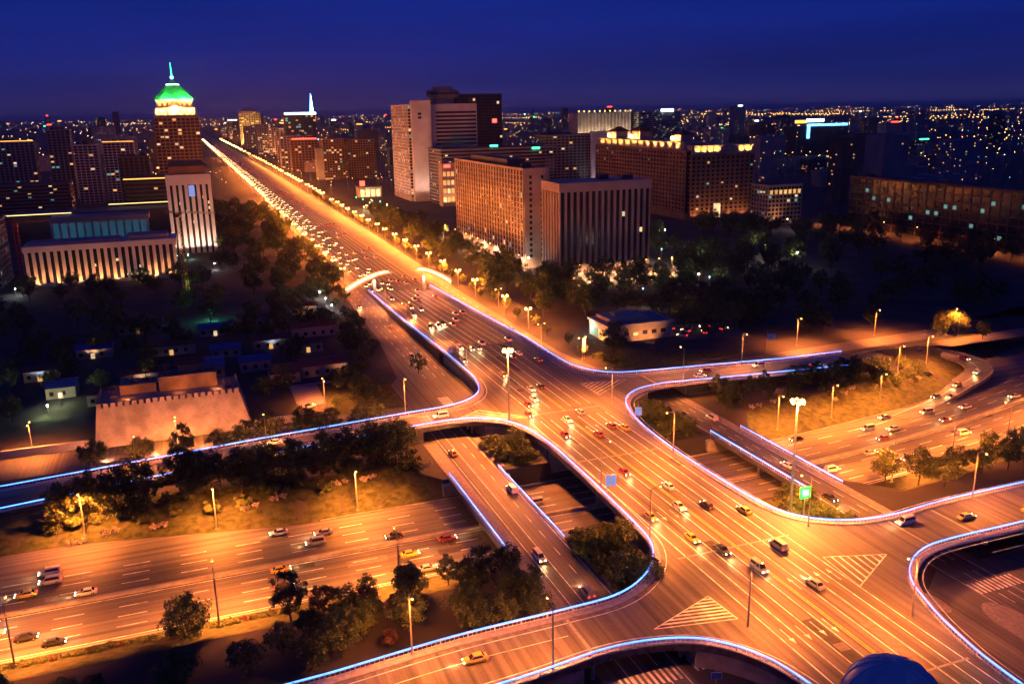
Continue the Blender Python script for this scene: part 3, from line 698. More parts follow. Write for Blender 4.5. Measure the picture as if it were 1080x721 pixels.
for cn, col in PAINTS.items():
    pm = surf('car_paint_'+cn.replace(' ', '_'), col, 0.28, 0.08, 0.7, spec=0.6)
    t = thing('car', cn, 'car'); L, Wd, top = 4.6, 1.82, 1.45
    car_body(L, Wd).build('body', pm, t, smooth=False)
    cb = cabin(L, Wd, top).build('cabin', pm, t)
    MB().add([(1.065,-0.66,0.95),(1.065,0.66,0.95),(0.43,0.54,1.40),(0.43,-0.54,1.40)], [(0,1,2,3)]).build('windscreen', GLASSC, cb)
    MB().add([(-1.77,-0.64,0.97),(-1.30,-0.52,1.38),(-1.30,0.52,1.38),(-1.77,0.64,0.97)], [(0,1,2,3)]).build('rear_window', GLASSC, cb)
    for s in (-1, 1):
        q = [(-1.45,s*0.762,0.97),(0.85,s*0.762,0.97),(0.32,s*0.632,1.38),(-1.12,s*0.632,1.38)]
        MB().add(q, [(0,1,2,3) if s < 0 else (3,2,1,0)]).build('side_window', GLASSC, cb)
        for x in (-1.42, 1.45): link('wheel', WHEEL, t, (x, s*0.80, 0.0))
        link('headlight', head_m, t, (2.2, s*0.60, 0.62)); link('tail_light', tail_m, t, (-2.27, s*0.60, 0.74))
    PROTO[cn] = t
    mb = MB(); mb2 = car_body(L, Wd); mb.add(mb2.v, mb2.f); c2 = cabin(L, Wd, top); mb.k = 1; mb.add(c2.v, c2.f)
    mb.k = 2; [mb.sphere(2.2, s*0.6, 0.66, 0.22, 6, 4) for s in (-1, 1)]; mb.k = 3; [mb.box(-2.36, -2.24, s*0.6-0.24, s*0.6+0.24, 0.66, 0.88) for s in (-1, 1)]
    FARP[cn] = mb.mesh('car', [pm, GLASSC, M['head_far'], M['tail']])
# vans, built the same way
for vn, col in (('grey van', (0.30, 0.31, 0.32)), ('white van', (0.6, 0.6, 0.58))):
    pm = surf('van_paint_'+vn.split()[0], col, 0.32, 0.08, 0.7, spec=0.6); t = thing('van', vn, 'van')
    car_body(4.9, 1.9).build('body', pm, t); cb = cabin(4.9, 1.9, 1.95, 0, 1.95, (-2.35, -2.2, 0.75, 1.5)).build('cabin', pm, t)
    MB().add([(1.44,-0.7,1.03),(1.44,0.7,1.03),(0.90,0.58,1.80),(0.90,-0.58,1.80)], [(0,1,2,3)]).build('windscreen', GLASSC, cb)
    for s in (-1, 1):
        MB().add([(-2.0,s*0.775,1.15),(1.1,s*0.775,1.15),(0.70,s*0.68,1.75),(-1.95,s*0.68,1.75)], [(0,1,2,3) if s < 0 else (3,2,1,0)]).build('side_window', GLASSC, cb)
        for x in (-1.5, 1.55): link('wheel', WHEEL, t, (x, s*0.84, 0.0))
        link('headlight', head_m, t, (2.34, s*0.62, 0.66)); link('tail_light', tail_m, t, (-2.43, s*0.66, 0.9))
    PROTO[vn] = t
ncar = 0
def car(x, y, z, ang, where, group, near=True, beam=0, pitch=0.0):
    global ncar; ncar += 1
    cn = random.choice(list(PAINTS)) if (not near or random.random() < 0.74) else random.choice(('grey van', 'white van'))
    if near:
        o = copy_tree(PROTO[cn]); o.location = (x, y, z); o.rotation_euler = (0, pitch, ang)
        o['label'] = ('%s saloon car, lights on, %s' if cn in PAINTS else '%s, lights on, %s') % (cn, where); o['group'] = group
    else:
        o = link('car', FARP[cn], None, (x, y, z), ang); tag(o, '%s car, lights on, %s' % (cn, where), 'car', group); o.rotation_euler = (0, pitch, ang)
    if beam:
        lamp('headlamp_beam', 'SPOT', (2.35, 0, 0.75), beam, (1, 0.55, 0.20), o, 0.25, 85, 0.8, aim=(1, 0, -0.16))
    return o
def zroad(x, y): return zdeck(x, y)+0.012 if y <= 330 else zdeck(x, y)+0.035
random.seed(11)
L_LANES = (96.3, 99.7, 103.1, 105.9); R_LANES = (109.3, 112.5, 115.9, 119.1)
for i, x in enumerate(L_LANES):
    y = 84+random.uniform(0, 14)
    while y < 495:
        dx = (y > 246)*(i*0.4-0.1); p = 0.0294 if 332 < y < 495 else 0
        car(x+dx+random.uniform(-.25, .25), y, zroad(x, y), -HP, 'coming down the left flyover carriageway', 'oncoming cars on the flyover', y < 360, 2600 if y < 420 else 0, p)
        y += random.uniform(30, 78) if i in (1, 2, 3) else random.uniform(50, 110)
for i, x in enumerate(R_LANES):
    y = 82+random.uniform(0, 18)
    while y < 495:
        dx = (y > 246)*(i*0.9+1.6); p = -0.0294 if 332 < y < 495 else 0
        car(x+dx+random.uniform(-.25, .25), y, zroad(x, y), HP, 'driving away up the right flyover carriageway', 'departing cars on the flyover', y < 330, 2000 if y < 330 else 0, p)
        y += random.uniform(34, 95)
RL_ = RING_Z+0.07
def ringcar(x, y, d):
    if 57 < x < 165 and not (78 < x < 90): return
    car(x, y+sh(x), RL_, 0 if d > 0 else math.pi, 'on the sunken ring road heading %s' % ('right' if d > 0 else 'left'), 'cars on the ring road heading %s' % ('right' if d > 0 else 'left'), True, 2500)
for y in (181.4, 185.6, 189.8, 194.0):
    x = -50+random.uniform(0, 25)
    while x < 275: ringcar(x, y, 1); x += random.uniform(40, 100)
for y in (200.5, 204.7, 209.1, 213.6):
    x = -50+random.uniform(0, 20)
    while x < 285: ringcar(x, y, -1); x += random.uniform(22, 60) if x > 150 else random.uniform(40, 90)
for (x, y, a) in ((71.5, 150, HP), (67.8, 236, HP), (75, 205, HP), (67.9, 168, -HP), (153.6, 190, HP), (155.9, 232, HP), (150.2, 168, -HP), (82.5, 345, -HP), (86.5, 400, HP), (81, 452, -HP), (137.2, 372, HP), (137, 330, HP)):
    car(x, y, 0.04, a, 'on the quiet frontage road below the flyover', 'cars on the frontage roads', True, 2500)
for (x, y, a) in ((70, 256, math.pi), (40, 252.5, math.pi), (18, 258, math.pi), (165, 139, 0), (182, 136, 0), (150, 142.4, math.pi), (40, 130, math.pi), (20, 126.5, 0), (170, 262, 0), (200, 268, math.pi), (176, 267.5, math.pi), (222, 262, 0)):
    car(x, y, zdeck(x, y)+0.012, a, 'on a slip road off the flyover', 'cars on the slip roads', True, 2500, (0.04 if a == 0 else -0.04)*(1 if x > 152 and y > 200 else 0) + (0.04 if a != 0 else 0)*(x < 62 and y > 200))
for i in (16, 24, 32, 40, 48):
    if i < len(loop_c)-1:
        p, q = loop_c[i], loop_c[i+1]; car(p[0], p[1], lp[p]+0.03, math.atan2(q[1]-p[1], q[0]-p[0]), 'rounding the loop ramp at the right edge', 'cars on the loop ramp', True, 2500)
# far avenue traffic: single small cars to 800 m, beyond that one glittering stream
for i, x in enumerate((95.5, 99, 102.5, 106, 108.8)):
    y = 505+random.uniform(0, 12)
    while y < 800: car(x, y, 0.062, -HP, 'in the oncoming stream far up the avenue', 'oncoming cars far up the avenue', False); y += random.uniform(22, 60)
for i, x in enumerate((113, 116.4, 119.8, 123.2, 127)):
    y = 505+random.uniform(0, 20)
    while y < 800: car(x, y, 0.062, HP, 'in the departing stream far up the avenue', 'departing cars far up the avenue', False); y += random.uniform(60, 150)
mb = MB()
for i, x in enumerate((95.5, 99, 102.5, 106, 109.0, 113, 116.4, 119.8, 123.2, 127)):
    y = 805+random.uniform(0, 12); s = -1 if x < 111 else 1
    while y < 3200:
        mb.k = 0; mb.box(x-0.9, x+0.9, y-2.2, y+2.2, 0.3, 0.95); mb.box(x-0.75, x+0.75, y-1.5, y+1.0, 0.95, 1.45)
        mb.k = 1 if s < 0 else 2
        for q in (-0.6, 0.6): mb.box(x+q-0.2, x+q+0.2, y-2.35, y-2.15, 0.55, 0.85)
        y += random.uniform(16, 44) if s < 0 else random.uniform(60, 170)
tr = mb.build('distant_traffic', [GLASSC, M['head_far'], M['tail']], kind='stuff'); tag(tr, 'glittering stream of distant car lights along the avenue', 'traffic')
for p in PROTO.values(): drop(p)
# parked things by the pavilion and the corner
random.seed(5)
# ---------------------------------------------------------------- trees
def crown_mesh(name, mat, rx, rz_, zc, nclump, nleaf, leaf, seed, droop=0.0):
    """leaf-sized quads gathered in clumps through an uneven crown volume"""
    rnd = random.Random(seed); vs = []; fs = []
    clumps = []
    for i in range(nclump):
        while True:
            p = Vector((rnd.uniform(-1, 1), rnd.uniform(-1, 1), rnd.uniform(-1, 1)))
            if 0.25 < p.length < 1: break
        w = 1.0-0.25*max(0, p.z)**2
        clumps.append((Vector((p.x*rx*w, p.y*rx*w, zc+p.z*rz_)), rnd.uniform(0.18, 0.36)*rx))
    for c, r in clumps:
        for j in range(nleaf):
            d = Vector((rnd.gauss(0, 1), rnd.gauss(0, 1), rnd.gauss(0, 0.8)))
            d = d.normalized()*r*rnd.uniform(0.35, 1.05)
            p = c+d; p.z -= droop*rnd.random()*r*2
            n = (d.normalized()+Vector((rnd.gauss(0, .6), rnd.gauss(0, .6), rnd.gauss(0, .6)+0.3))).normalized()
            a = n.orthogonal().normalized(); b = n.cross(a); s = leaf*rnd.uniform(0.6, 1.35); th = rnd.uniform(0, 6.28)
            u = (a*math.cos(th)+b*math.sin(th))*s; v = (b*math.cos(th)-a*math.sin(th))*s*0.62
            k = len(vs); vs += [p-u*0.5, p+v*0.5, p+u*0.6+n*s*0.08, p-v*0.5]; fs.append((k, k+1, k+2, k+3))
    me = bpy.data.meshes.new(name); me.from_pydata([tuple(q) for q in vs], [], fs); me.materials.append(mat); me.update(); return me
def trunk_mesh(h, r, rx, zc, rz_, seed):
    rnd = random.Random(seed); mb = MB()
    mb.tube([(0,0,-0.3),(0.05*h*rnd.uniform(-1,1),0.05*h*rnd.uniform(-1,1),h*0.5),(0,0,h)], r, r*0.55, 7)
    for k in range(6):
        a = k*1.05+rnd.uniform(0, .6); z0 = h*rnd.uniform(0.6, 1.0); e = rnd.uniform(0.5, 0.85)
        mb.tube([(0,0,z0), (math.cos(a)*rx*e*0.5, math.sin(a)*rx*e*0.5, z0+(zc-z0)*0.7), (math.cos(a)*rx*e, math.sin(a)*rx*e, zc+rnd.uniform(-.3,.5)*rz_)], r*0.45, r*0.12, 5)
    return mb.mesh('trunk', M['bark'])
KINDS = {}
def tree_kind(k, mat, rx, rz_, zc, trunk, nclump=46, nleaf=60, leaf=0.5, droop=0.0, seed=1, r=0.22):
    KINDS[k] = (crown_mesh('crown', mat, rx, rz_, zc, nclump, nleaf, leaf, seed, droop), trunk_mesh(trunk, r, rx*0.8, zc, rz_, seed))
LG, LD, LP = M['leafs']
tree_kind('broad1', LG, 4.0, 3.4, 6.0, 4.2, seed=1); tree_kind('broad2', LG, 4.4, 3.2, 6.2, 4.4, seed=2); tree_kind('dark1', LD, 4.2, 3.8, 6.4, 4.4, seed=3); tree_kind('dark2', LD, 3.6, 4.4, 6.6, 4.6, seed=4)
tree_kind('plum', LP, 2.9, 2.6, 3.9, 2.4, 36, 55, 0.42, seed=5, r=0.14); tree_kind('willow', LG, 4.2, 3.8, 5.6, 4.6, 44, 66, 0.45, 0.9, seed=6)
tree_kind('small', LG, 1.9, 1.9, 3.2, 2.2, 26, 46, 0.36, seed=7, r=0.1); tree_kind('round', LD, 3.4, 3.0, 3.9, 2.2, 52, 60, 0.42, seed=8)
SHRUB = [crown_mesh('foliage', LG, 1.5, 0.9, 0.85, 16, 46, 0.32, 21), crown_mesh('foliage', LD, 1.6, 1.1, 1.0, 16, 46, 0.32, 22), crown_mesh('foliage', LP, 1.4, 1.0, 0.95, 16, 44, 0.3, 23)]
FLOW = crown_mesh('foliage', M['blossom'], 1.5, 0.75, 0.8, 18, 40, 0.2, 24)
SSTEM = MB().tube([(0,0,-0.2),(0.1,0,0.7)], 0.07, 0.03, 5).mesh('stem', M['bark'])
NM = {'broad1': 'broadleaf_tree', 'broad2': 'broadleaf_tree', 'dark1': 'dark_tree', 'dark2': 'dark_tree', 'plum': 'plum_tree', 'willow': 'willow_tree', 'small': 'young_tree', 'round': 'round_tree'}
def tree(kind, x, y, z, sc, label, group=None):
    t = thing(NM[kind], label, 'tree', (x, y, z), random.uniform(0, 6.28), group); q = sc*random.uniform(0.92, 1.08); t.scale = (q, q, sc*random.uniform(0.92, 1.1))
    link('crown', KINDS[kind][0], t); link('trunk', KINDS[kind][1], t); return t
def shrub(x, y, z, sc, label, group, k=None, name='shrub'):
    t = thing(name, label, 'shrub', (x, y, z), random.uniform(0, 6.28), group); t.scale = (sc*random.uniform(.9, 1.2), sc*random.uniform(.9, 1.2), sc)
    link('foliage', FLOW if k == 'f' else SHRUB[k if k is not None else random.randrange(2)], t); link('stem', SSTEM, t); return t
random.seed(21)
BLOCKED = []     # footprints trees keep out of
def scatter(n, x0, x1, y0, y1, kinds, sc, label, group, z=None, mind=4.5, ok=None):
    pts = []; tries = 0
    while len(pts) < n and tries < n*60:
        tries += 1; x, y = random.uniform(x0, x1), random.uniform(y0, y1)
        if any(math.hypot(x-a, y-b) < mind for a, b in pts) or (ok and not ok(x, y)): continue
        if any(a-3 < x < b+3 and c-3 < y < d+3 for a, b, c, d in BLOCKED): continue
        pts.append((x, y))
        tree(random.choice(kinds), x, y, onbank(x, y) if z is None else z, random.uniform(*sc), label, group)
# clump between the ring road and the bottom slip road
scatter(26, 8, 58, 143, 170, ['dark1', 'dark2', 'broad2', 'broad1', 'broad1', 'plum'], (0.6, 1.0), 'dark tree in the clump between ring road and bottom left slip road', 'trees below the ring road')
scatter(7, -40, 6, 140, 158, ['dark1', 'round'], (0.7, 1.0), 'dark tree in the shaded lawn at the bottom left corner', 'trees at the bottom left')
tree('round', -8.5, 169.5, onbank(-8.5, 169.5), 1.35, 'lone dark round tree on the near verge of the ring road')
for (px, py) in ((495, 628), (560, 640), (430, 625), (535, 612)):
    x, y = G(px, py, -1); tree('broad1', x, y, onbank(x, y), 0.8, 'dark tree at the edge of the clump beside the frontage bridge', 'trees beside the frontage bridge')
# row in front of the upper left slip road
scatter(27, -40, 56, 233, 241.5, ['broad2', 'dark1', 'dark2', 'dark1'], (0.9, 1.3), 'dark tree in the row below the upper left slip road', 'trees below the upper left slip road', mind=3.2)
tree('broad1', 52.5, 240, 0, 1.25, 'lit green tree hiding part of the railing left of the junction'); tree('plum', 44, 236.5, -0.4, 1.3, 'dark red plum tree under the lit green tree'); tree('plum', 28, 234, -0.6, 1.1, 'dark red plum tree in the row on the grass bank')
scatter(11, -38, 58, 263.3, 266.5, ['broad2', 'dark2', 'dark1'], (0.85, 1.15), 'tree on the strip between slip road and observatory street', 'trees on the observatory strip', z=0, mind=5)
for (px, py) in ((75, 570), (110, 562), (162, 556), (260, 540), (290, 533), (355, 520), (385, 515), (443, 506)):
    x, y = G(px, py, -3.6); shrub(x, y, onbank(x, y), 0.95, 'pale flowering shrub on the grass bank left of the frontage bridge', 'pale shrubs on the left bank', 'f', 'flowering_shrub')
    shrub(x+2.6, y+0.5, onbank(x+2.6, y+.5), 0.8, 'pale flowering shrub on the grass bank left of the frontage bridge', 'pale shrubs on the left bank', 'f', 'flowering_shrub')
for i in range(46):
    x = random.uniform(-44, 56); y = random.uniform(229, 240); shrub(x, y, onbank(x, y), random.uniform(1.0, 1.9), 'low dark shrub behind the pale flowers on the left bank', 'shrubs on the left bank')
for i in range(34):
    x = -46+i*1.75; y = 173.2+random.uniform(-.5, .5); shrub(x, y, onbank(x, y), random.uniform(0.55, 0.85), 'clipped hedge bush lining the near edge of the ring road', 'hedge along the ring road', 0 if i % 7 else 2, 'hedge_bush')
# islands round the flyover
for (x0, x1, y0, y1, n, nt, lab, grp) in ((78.6, 88.5, 143, 173, 34, 9, 'bush in the planted island left of the flyover near the bottom', 'lower left island'), (79, 89, 222, 238, 24, 5, 'bush in the planted island below the left mast', 'upper left island'),
                              (128.5, 146, 150.5, 173, 20, 3, 'bush in the planted island by the green sign', 'lower right island'), (130.5, 146, 222, 248, 30, 8, 'bush in the planted island at the upper right corner', 'upper right island')):
    mb = MB(); mb.box(x0-0.6, x1+0.4, y0-1, y1+1, -0.06, 0.06); mb.build('planting_bed', M['grass'], kind='structure')
    okf = (lambda x, y: (y > 149 or x < 87-(149-y)*1.2)) if x0 == 78.6 else (lambda x, y: True)
    for i in range(n):
        for _ in range(20):
            x, y = random.uniform(x0, x1), random.uniform(y0, y1)
            if okf(x, y): break
        shrub(x, y, 0.04, random.uniform(1.3, 2.1), lab, grp)
    scatter(nt, x0+1.5, x1-1.5, y0, y1, ['small', 'small', 'broad1'], (0.75, 1.05), lab.replace('bush', 'small tree'), grp+' trees', z=0, mind=3, ok=okf)
# right side banks
for (px, py, s) in ((935, 500, 1.25), (968, 515, 1.3), (995, 520, 1.2), (1035, 505, 1.1), (1062, 500, 1.1), (1075, 485, 1.0), (1045, 480, 1.0), (1010, 495, 1.0)):
    x, y = G(px, py, -1.5); tree(random.choice(['broad1', 'broad2']), x, y, onbank(x, y), s*0.85, 'bushy lamp-lit tree between ring road and the lower right slip road', 'trees below the right ring road')
scatter(26, 166, 258, 243, 254.5, ['dark1', 'broad2', 'dark2', 'willow'], (0.6, 0.85), 'dark tree below the railing of the upper right slip road', 'trees below the upper right slip road', mind=3.4)
for (px, py) in ((792, 438), (800, 436), (815, 432), (880, 425), (890, 420), (898, 416), (960, 405), (968, 402), (978, 398)):
    x, y = G(px, py, -2.5); shrub(x, y, onbank(x, y), 0.9, 'pale flowering shrub on the right grass bank', 'pale shrubs on the right bank', 'f', 'flowering_shrub')
for i in range(44):
    x = random.uniform(166, 262); y = random.uniform(238, 250)+0.06*(x-200); shrub(x, y, onbank(x, y), random.uniform(0.8, 1.4), 'low dark shrub above the right grass bank', 'shrubs on the right bank')
tree('willow', *G(995, 352), 0, 1.3, 'lamp-lit golden willow near the right edge'); tree('willow', *G(1010, 350), 0, 1.2, 'second lamp-lit willow, right of the golden one'); tree('small', *G(1036, 358), 0, 1.8, 'small lit tree beside the loop ramp')
# ---------------------------------------------------------------- parks
AVOID = [(203,225,520,690),(208,276,480,530),(166,205,325,372),(-40,14,268,306),(-100,0,585,625),(24,58,328,350)]
BLOCKED += AVOID
random.seed(33)
scatter(80, 152, 330, 306, 470, ['dark1', 'dark2', 'dark1', 'broad2'], (1.1, 1.6), 'dark tree in the unlit park right of the avenue', 'trees in the right park', z=0, mind=6, ok=lambda x, y: not (170 < x < 232 and y < 330) and x < 160+(y-250)*1.1 and not (150 < x < 205 and 318 < y < 380))
scatter(60, 300, 505, 380, 620, ['dark1', 'dark2', 'broad2'], (1.3, 1.9), 'dark tree in the far part of the unlit park', 'trees in the far right park', z=0, mind=8)
scatter(30, 236, 400, 302, 380, ['dark1', 'dark2', 'broad2'], (0.9, 1.4), 'dark tree in the near strip of right park above slip road', 'trees in the near right park', z=0, mind=7, ok=lambda x, y: y > 302+(x-236)*0.05)
scatter(52, 156, 200, 385, 860, ['dark1', 'dark2', 'broad2'], (1.2, 1.6), 'dark street tree in front of the fin-fronted hotel', 'trees before the hotel', z=0, mind=6)
scatter(38, -75, 66, 306, 420, ['dark1', 'dark2', 'broad2'], (0.8, 1.2), 'dark tree in the unlit gardens behind the observatory', 'trees behind the observatory', z=0, mind=6, ok=lambda x, y: not (-5 < x < 30 and 330 < y < 372))
scatter(46, -105, 78, 420, 575, ['dark1', 'dark2', 'broad2'], (1.0, 1.5), 'dark tree in the grounds before the long colonnaded block', 'trees before the colonnaded block', z=0, mind=7)
scatter(22, 56, 82, 330, 520, ['dark1', 'broad2'], (0.6, 0.9), 'dark tree along the left side street', 'trees along the left side street', z=0, mind=6, ok=lambda x, y: x < 66+(y-300)*0.07)
scatter(98, 18, 82, 530, 1000, ['dark1', 'broad1', 'dark2', 'broad2'], (1.0, 1.5), 'lamp-lit tree on the left side of the far avenue', 'trees left of the far avenue', z=0, mind=6.5)
for i in range(44):
    y = 318+i*19; tree('small', 149.5+min(7, max(0, y-500)*0.008)+random.uniform(-1, 1.5), y, 0, random.uniform(1.0, 1.5), 'small lamp-lit tree in the row on the right pavement of the avenue', 'pavement trees right of the avenue')
scatter(10, 42, 72, 286, 322, ['dark1', 'small', 'plum', 'broad2'], (0.6, 0.9), 'tree in the corner garden by the red-roofed house', 'corner garden trees', z=0, mind=4.5, ok=lambda x, y: x < 58+(y-286)*0.3)
tree('small', 79.6, 322, 0, 1.7, 'single small tree on the pavement tip of the left side street')
mb = MB().box(40, 66, 284.8, 324, -0.03, 0.05); mb.build('lawn', M['grass'], kind='structure')
mb = MB(); mb.prism([(152,297),(168,293.5),(200,293),(214,296),(166,324),(152,318)], -0.03, 0.05); mb.build('lawn', M['grass'], kind='structure')
for i in range(14):
    shrub(random.uniform(153, 164), random.uniform(299, 318), 0.03, random.uniform(.8, 1.3), 'bush in the corner bed before the pavilion', 'bushes before the pavilion')

# ---------------------------------------------------------------- buildings
M['win_w'] = emis('lit_window_warm', (1.0, 0.50, 0.16), 0.75, 0.95, 0.12); M['win_c'] = emis('lit_window_cool', (0.35, 0.85, 0.70), 0.30, 0.95, 0.12); M['win_y'] = emis('lit_window_pale', (1.0, 0.72, 0.38), 0.8, 0.95, 0.12)
M['white_wall'] = surf('white_render_wall', (0.52, 0.47, 0.46), 0.85, 0.15, 0.08); M['beige'] = surf('beige_stone', (0.40, 0.32, 0.27), 0.85, 0.2, 0.08)
M['brown'] = surf('brown_stone', (0.20, 0.115, 0.085), 0.8, 0.25, 0.1); M['grey'] = surf('grey_wall', (0.22, 0.22, 0.24), 0.85, 0.2, 0.08); M['darkwall'] = surf('dark_cladding', (0.06, 0.055, 0.06), 0.6, 0.3, 0.1)
M['teal_glass'] = surf('teal_glass', (0.03, 0.07, 0.085), 0.2, 0.3, 0.2, spec=0.6); M['redroof'] = surf('red_tile_roof', (0.20, 0.05, 0.035), 0.8, 0.3, 0.8, 0.3); M['blueroof'] = surf('blue_metal_roof', (0.03, 0.06, 0.24), 0.5, 0.2, 0.4)
M['neon_w'] = emis('neon_white', (0.75, 0.9, 1.0), 7); M['neon_b'] = emis('neon_blue', (0.08, 0.42, 1.0), 7); M['neon_r'] = emis('neon_red', (1.0, 0.05, 0.03), 6); M['neon_g'] = emis('neon_green', (0.05, 1.0, 0.35), 5); M['neon_o'] = emis('neon_orange', (1.0, 0.40, 0.07), 2.6); M['neon_y'] = emis('neon_yellow', (1.0, 0.66, 0.22), 2.0)
def building(name, label, x0, y0, group=None, cat='building'): return thing(name, label, cat, (0, 0, 0), 0, group)
def grid_block(t, x0, x1, y0, y1, z0, z1, bay=4.0, floor=3.6, pier=0.9, band=1.2, depth=0.45, wall='grey', glass='glass', lit=0.08, sep=False, faces='fls', cols=('win_w', 'win_y', 'win_c'), vert=True, horiz=True, seed=0, base=0.0, bandin=0.09):
    """glass core behind piers and floor bands, so the windows lie recessed; lit rooms are panes just in front of the core"""
    rnd = random.Random(seed); d = depth; w = M[wall]
    MB().box(x0+d, x1-d, y0+d, y1-d, z0, z1-0.3).build('glass_core', M[glass], t)
    MB().box(x0-0.15, x1+0.15, y0-0.15, y1+0.15, z1-1.3, z1).build('parapet', w, t)
    MB().box(x0+0.6, x1-0.6, y0+0.6, y1-0.6, z1+0.003, z1+0.05).build('roof', M['roofdk'], t)
    MB().box(x0, x1, y1-d, y1, z0, z1-1.3).build('rear_wall', w, t)
    if base: MB().box(x0-0.1, x1+0.1, y0-0.1, y1+0.1, z0, z0+base).build('plinth', w, t)
    nf = max(1, round((z1-1.3-z0)/floor)); fh = (z1-1.3-z0)/nf
    F = []
    if 'f' in faces: F.append(('f', x0, x1))
    if 'l' in faces: F.append(('l', y0, y1))
    if 's' in faces: F.append(('s', y0, y1))
    pm = MB(); bm_ = MB(); litm = {c: MB() for c in cols}
    def bx(f, a, b, p0, p1, za, zb, mbx):
        if f == 'f': mbx.box(a, b, y0+p0, y0+p1, za, zb)
        elif f == 'l': mbx.box(x0+p0, x0+p1, a, b, za, zb)
        else: mbx.box(x1-p1, x1-p0, a, b, za, zb)
    for f, a, b in F:
        if f != 'f': a, b = a+d+0.01, b-d-0.01
        nb = max(1, round((b-a)/bay)); bw = (b-a)/nb
        if vert:
            for i in range(nb+1):
                c = a+i*bw; m = MB() if sep else pm
                bx(f, max(a, c-pier/2), min(b, c+pier/2), 0.0, d-0.01, z0, z1-1.3, m)
                if sep: m.build('pier', w, t)
        if horiz:
            for j in range(nf+1):
                z = z0+j*fh; bx(f, a+0.02, b-0.02, bandin, d-0.02, max(z0, z-band/2), min(z1-1.3, z+band/2), bm_)
        for i in range(nb):
            for j in range(nf):
                if rnd.random() < lit*(1.6 if j == 0 else 1):
                    bx(f, a+i*bw+pier*0.55, a+(i+1)*bw-pier*0.55, d-0.06, d-0.005, z0+j*fh+band*0.6+(0 if rnd.random() < .5 else (fh-band*1.2)*rnd.uniform(0, .45)), z0+(j+1)*fh-band*0.6, litm[rnd.choice(cols)])
    if pm.v: pm.build('piers', w, t, kind='stuff')
    if bm_.v: bm_.build('floor_bands', w, t, kind='stuff')
    for c, m in litm.items():
        if m.v: m.build('lit_windows', M[c], t, kind='stuff')
def plant(t, x0, x1, y0, y1, z, seed, mat='darkwall'):
    rnd = random.Random(seed)
    for k in range(3):
        a = rnd.uniform(x0+2, x1-8); b = rnd.uniform(y0+2, max(y0+2.1, y1-6)); MB().box(a, a+rnd.uniform(4, 7), b, b+rnd.uniform(3, 5), z+0.05, z+rnd.uniform(1.8, 3.6)).build('roof_plant', M[mat], t)
def flood(t, x, y, z, p, col=WARM, aim=(0, 0, 1), cone=110):
    MB().box(x-0.25, x+0.25, y-0.2, y+0.2, z-0.25, z-0.02).build('floodlight', M['pole'], t)
    lamp('flood_light', 'SPOT', (x, y, z+0.05), p, col, t, 0.3, cone, 0.6, aim=aim)

# -- fin-fronted hotel, front slab and second block
t = building('hotel_block', 'long hotel slab with tight vertical fins glowing salmon in street light', 203, 524)
grid_block(t, 203, 221, 524, 672, 0, 64, bay=5.6, floor=3.4, pier=2.0, band=0.5, depth=0.5, wall='beige', lit=0.018, faces='l', bandin=0.35, sep=True, seed=1, base=6)
MB().box(203.75, 221, 523.2, 524.68, 0, 64).build('end_wall', M['beige'], t)
for j in range(15):
    for x in (208.0, 216.0): MB().box(x-0.9, x+0.9, 523.14, 523.198, 7+j*3.6, 9.0+j*3.6).build('window', M['glass'], t)
plant(t, 204, 220, 530, 660, 64, 3); MB().box(206, 219, 560, 640, 64.06, 68).build('penthouse', M['darkwall'], t)
t = building('hotel_block', 'nearer hotel block with wide bays and dark attic beside the fin slab', 210, 484)
grid_block(t, 211, 273, 484, 512, 0, 57, bay=4.2, floor=3.5, pier=1.8, band=0.5, depth=0.7, wall='beige', lit=0.01, bandin=0.6, horiz=False, faces='fl', sep=True, seed=2, base=7)
MB().box(210.6, 273.4, 483.6, 512, 51.5, 57.1).build('attic', M['beige'], t); plant(t, 214, 270, 488, 508, 57, 5)
MB().box(236, 262, 476, 483.4, 6.2, 7.4).build('entrance_canopy', M['beige'], t)
for x in (238, 246, 252, 260): MB().box(x-0.5, x+0.5, 476.6, 477.6, 0, 6.2).build('column', M['beige'], t)
# -- low pavilion with car park
M['pav'] = surf('warm_plaster', (0.46, 0.36, 0.27), 0.85, 0.2, 0.3)
t = building('pavilion', 'low flat-roofed pavilion with lit shop front beside a small car park', 175, 331)
MB().box(168, 200, 332, 352, 0, 7.0).build('wall', M['pav'], t); MB().box(167.4, 200.6, 331.4, 352.6, 7.0, 7.9).build('roof_slab', M['pav'], t)
MB().box(169, 199, 333, 351, 7.903, 7.95).build('roof', M['pave'], t); MB().box(171, 190, 337, 351, 7.96, 9.4).build('upper_roof', M['pav'], t); MB().box(176, 180, 342, 346, 9.41, 11).build('roof_plant', M['grey'], t)
MB().box(190, 200, 346, 358, 0, 6.0).build('rear_wing', M['pav'], t)
for k in range(6): MB().box(167.86, 167.98, 334.5+k*2.8, 336.6+k*2.8, 0.6, 4.6).build('shop_window', M['win_c' if k > 2 else 'win_w'], t)
for k in range(6): MB().box(171+k*4.6, 173.4+k*4.6, 331.86, 331.98, 2.6, 4.4).build('window', M['glass'], t)
lamp('shop_light', 'POINT', (165.5, 348, 5.0), 1500, (0.7, 1, 0.85), t, 0.5); flood(t, 186, 324, 0.3, 9000, WARM, (0, 1, 0.6)); flood(t, 163, 336, 0.3, 5000, WARM, (1, 0, 0.6))
mb = MB(); mb.prism([(201.5,325),(232,318),(240,345),(201.5,352)], -0.02, 0.04); pk = mb.build('car_park', M['asphalt_x'], kind='structure')
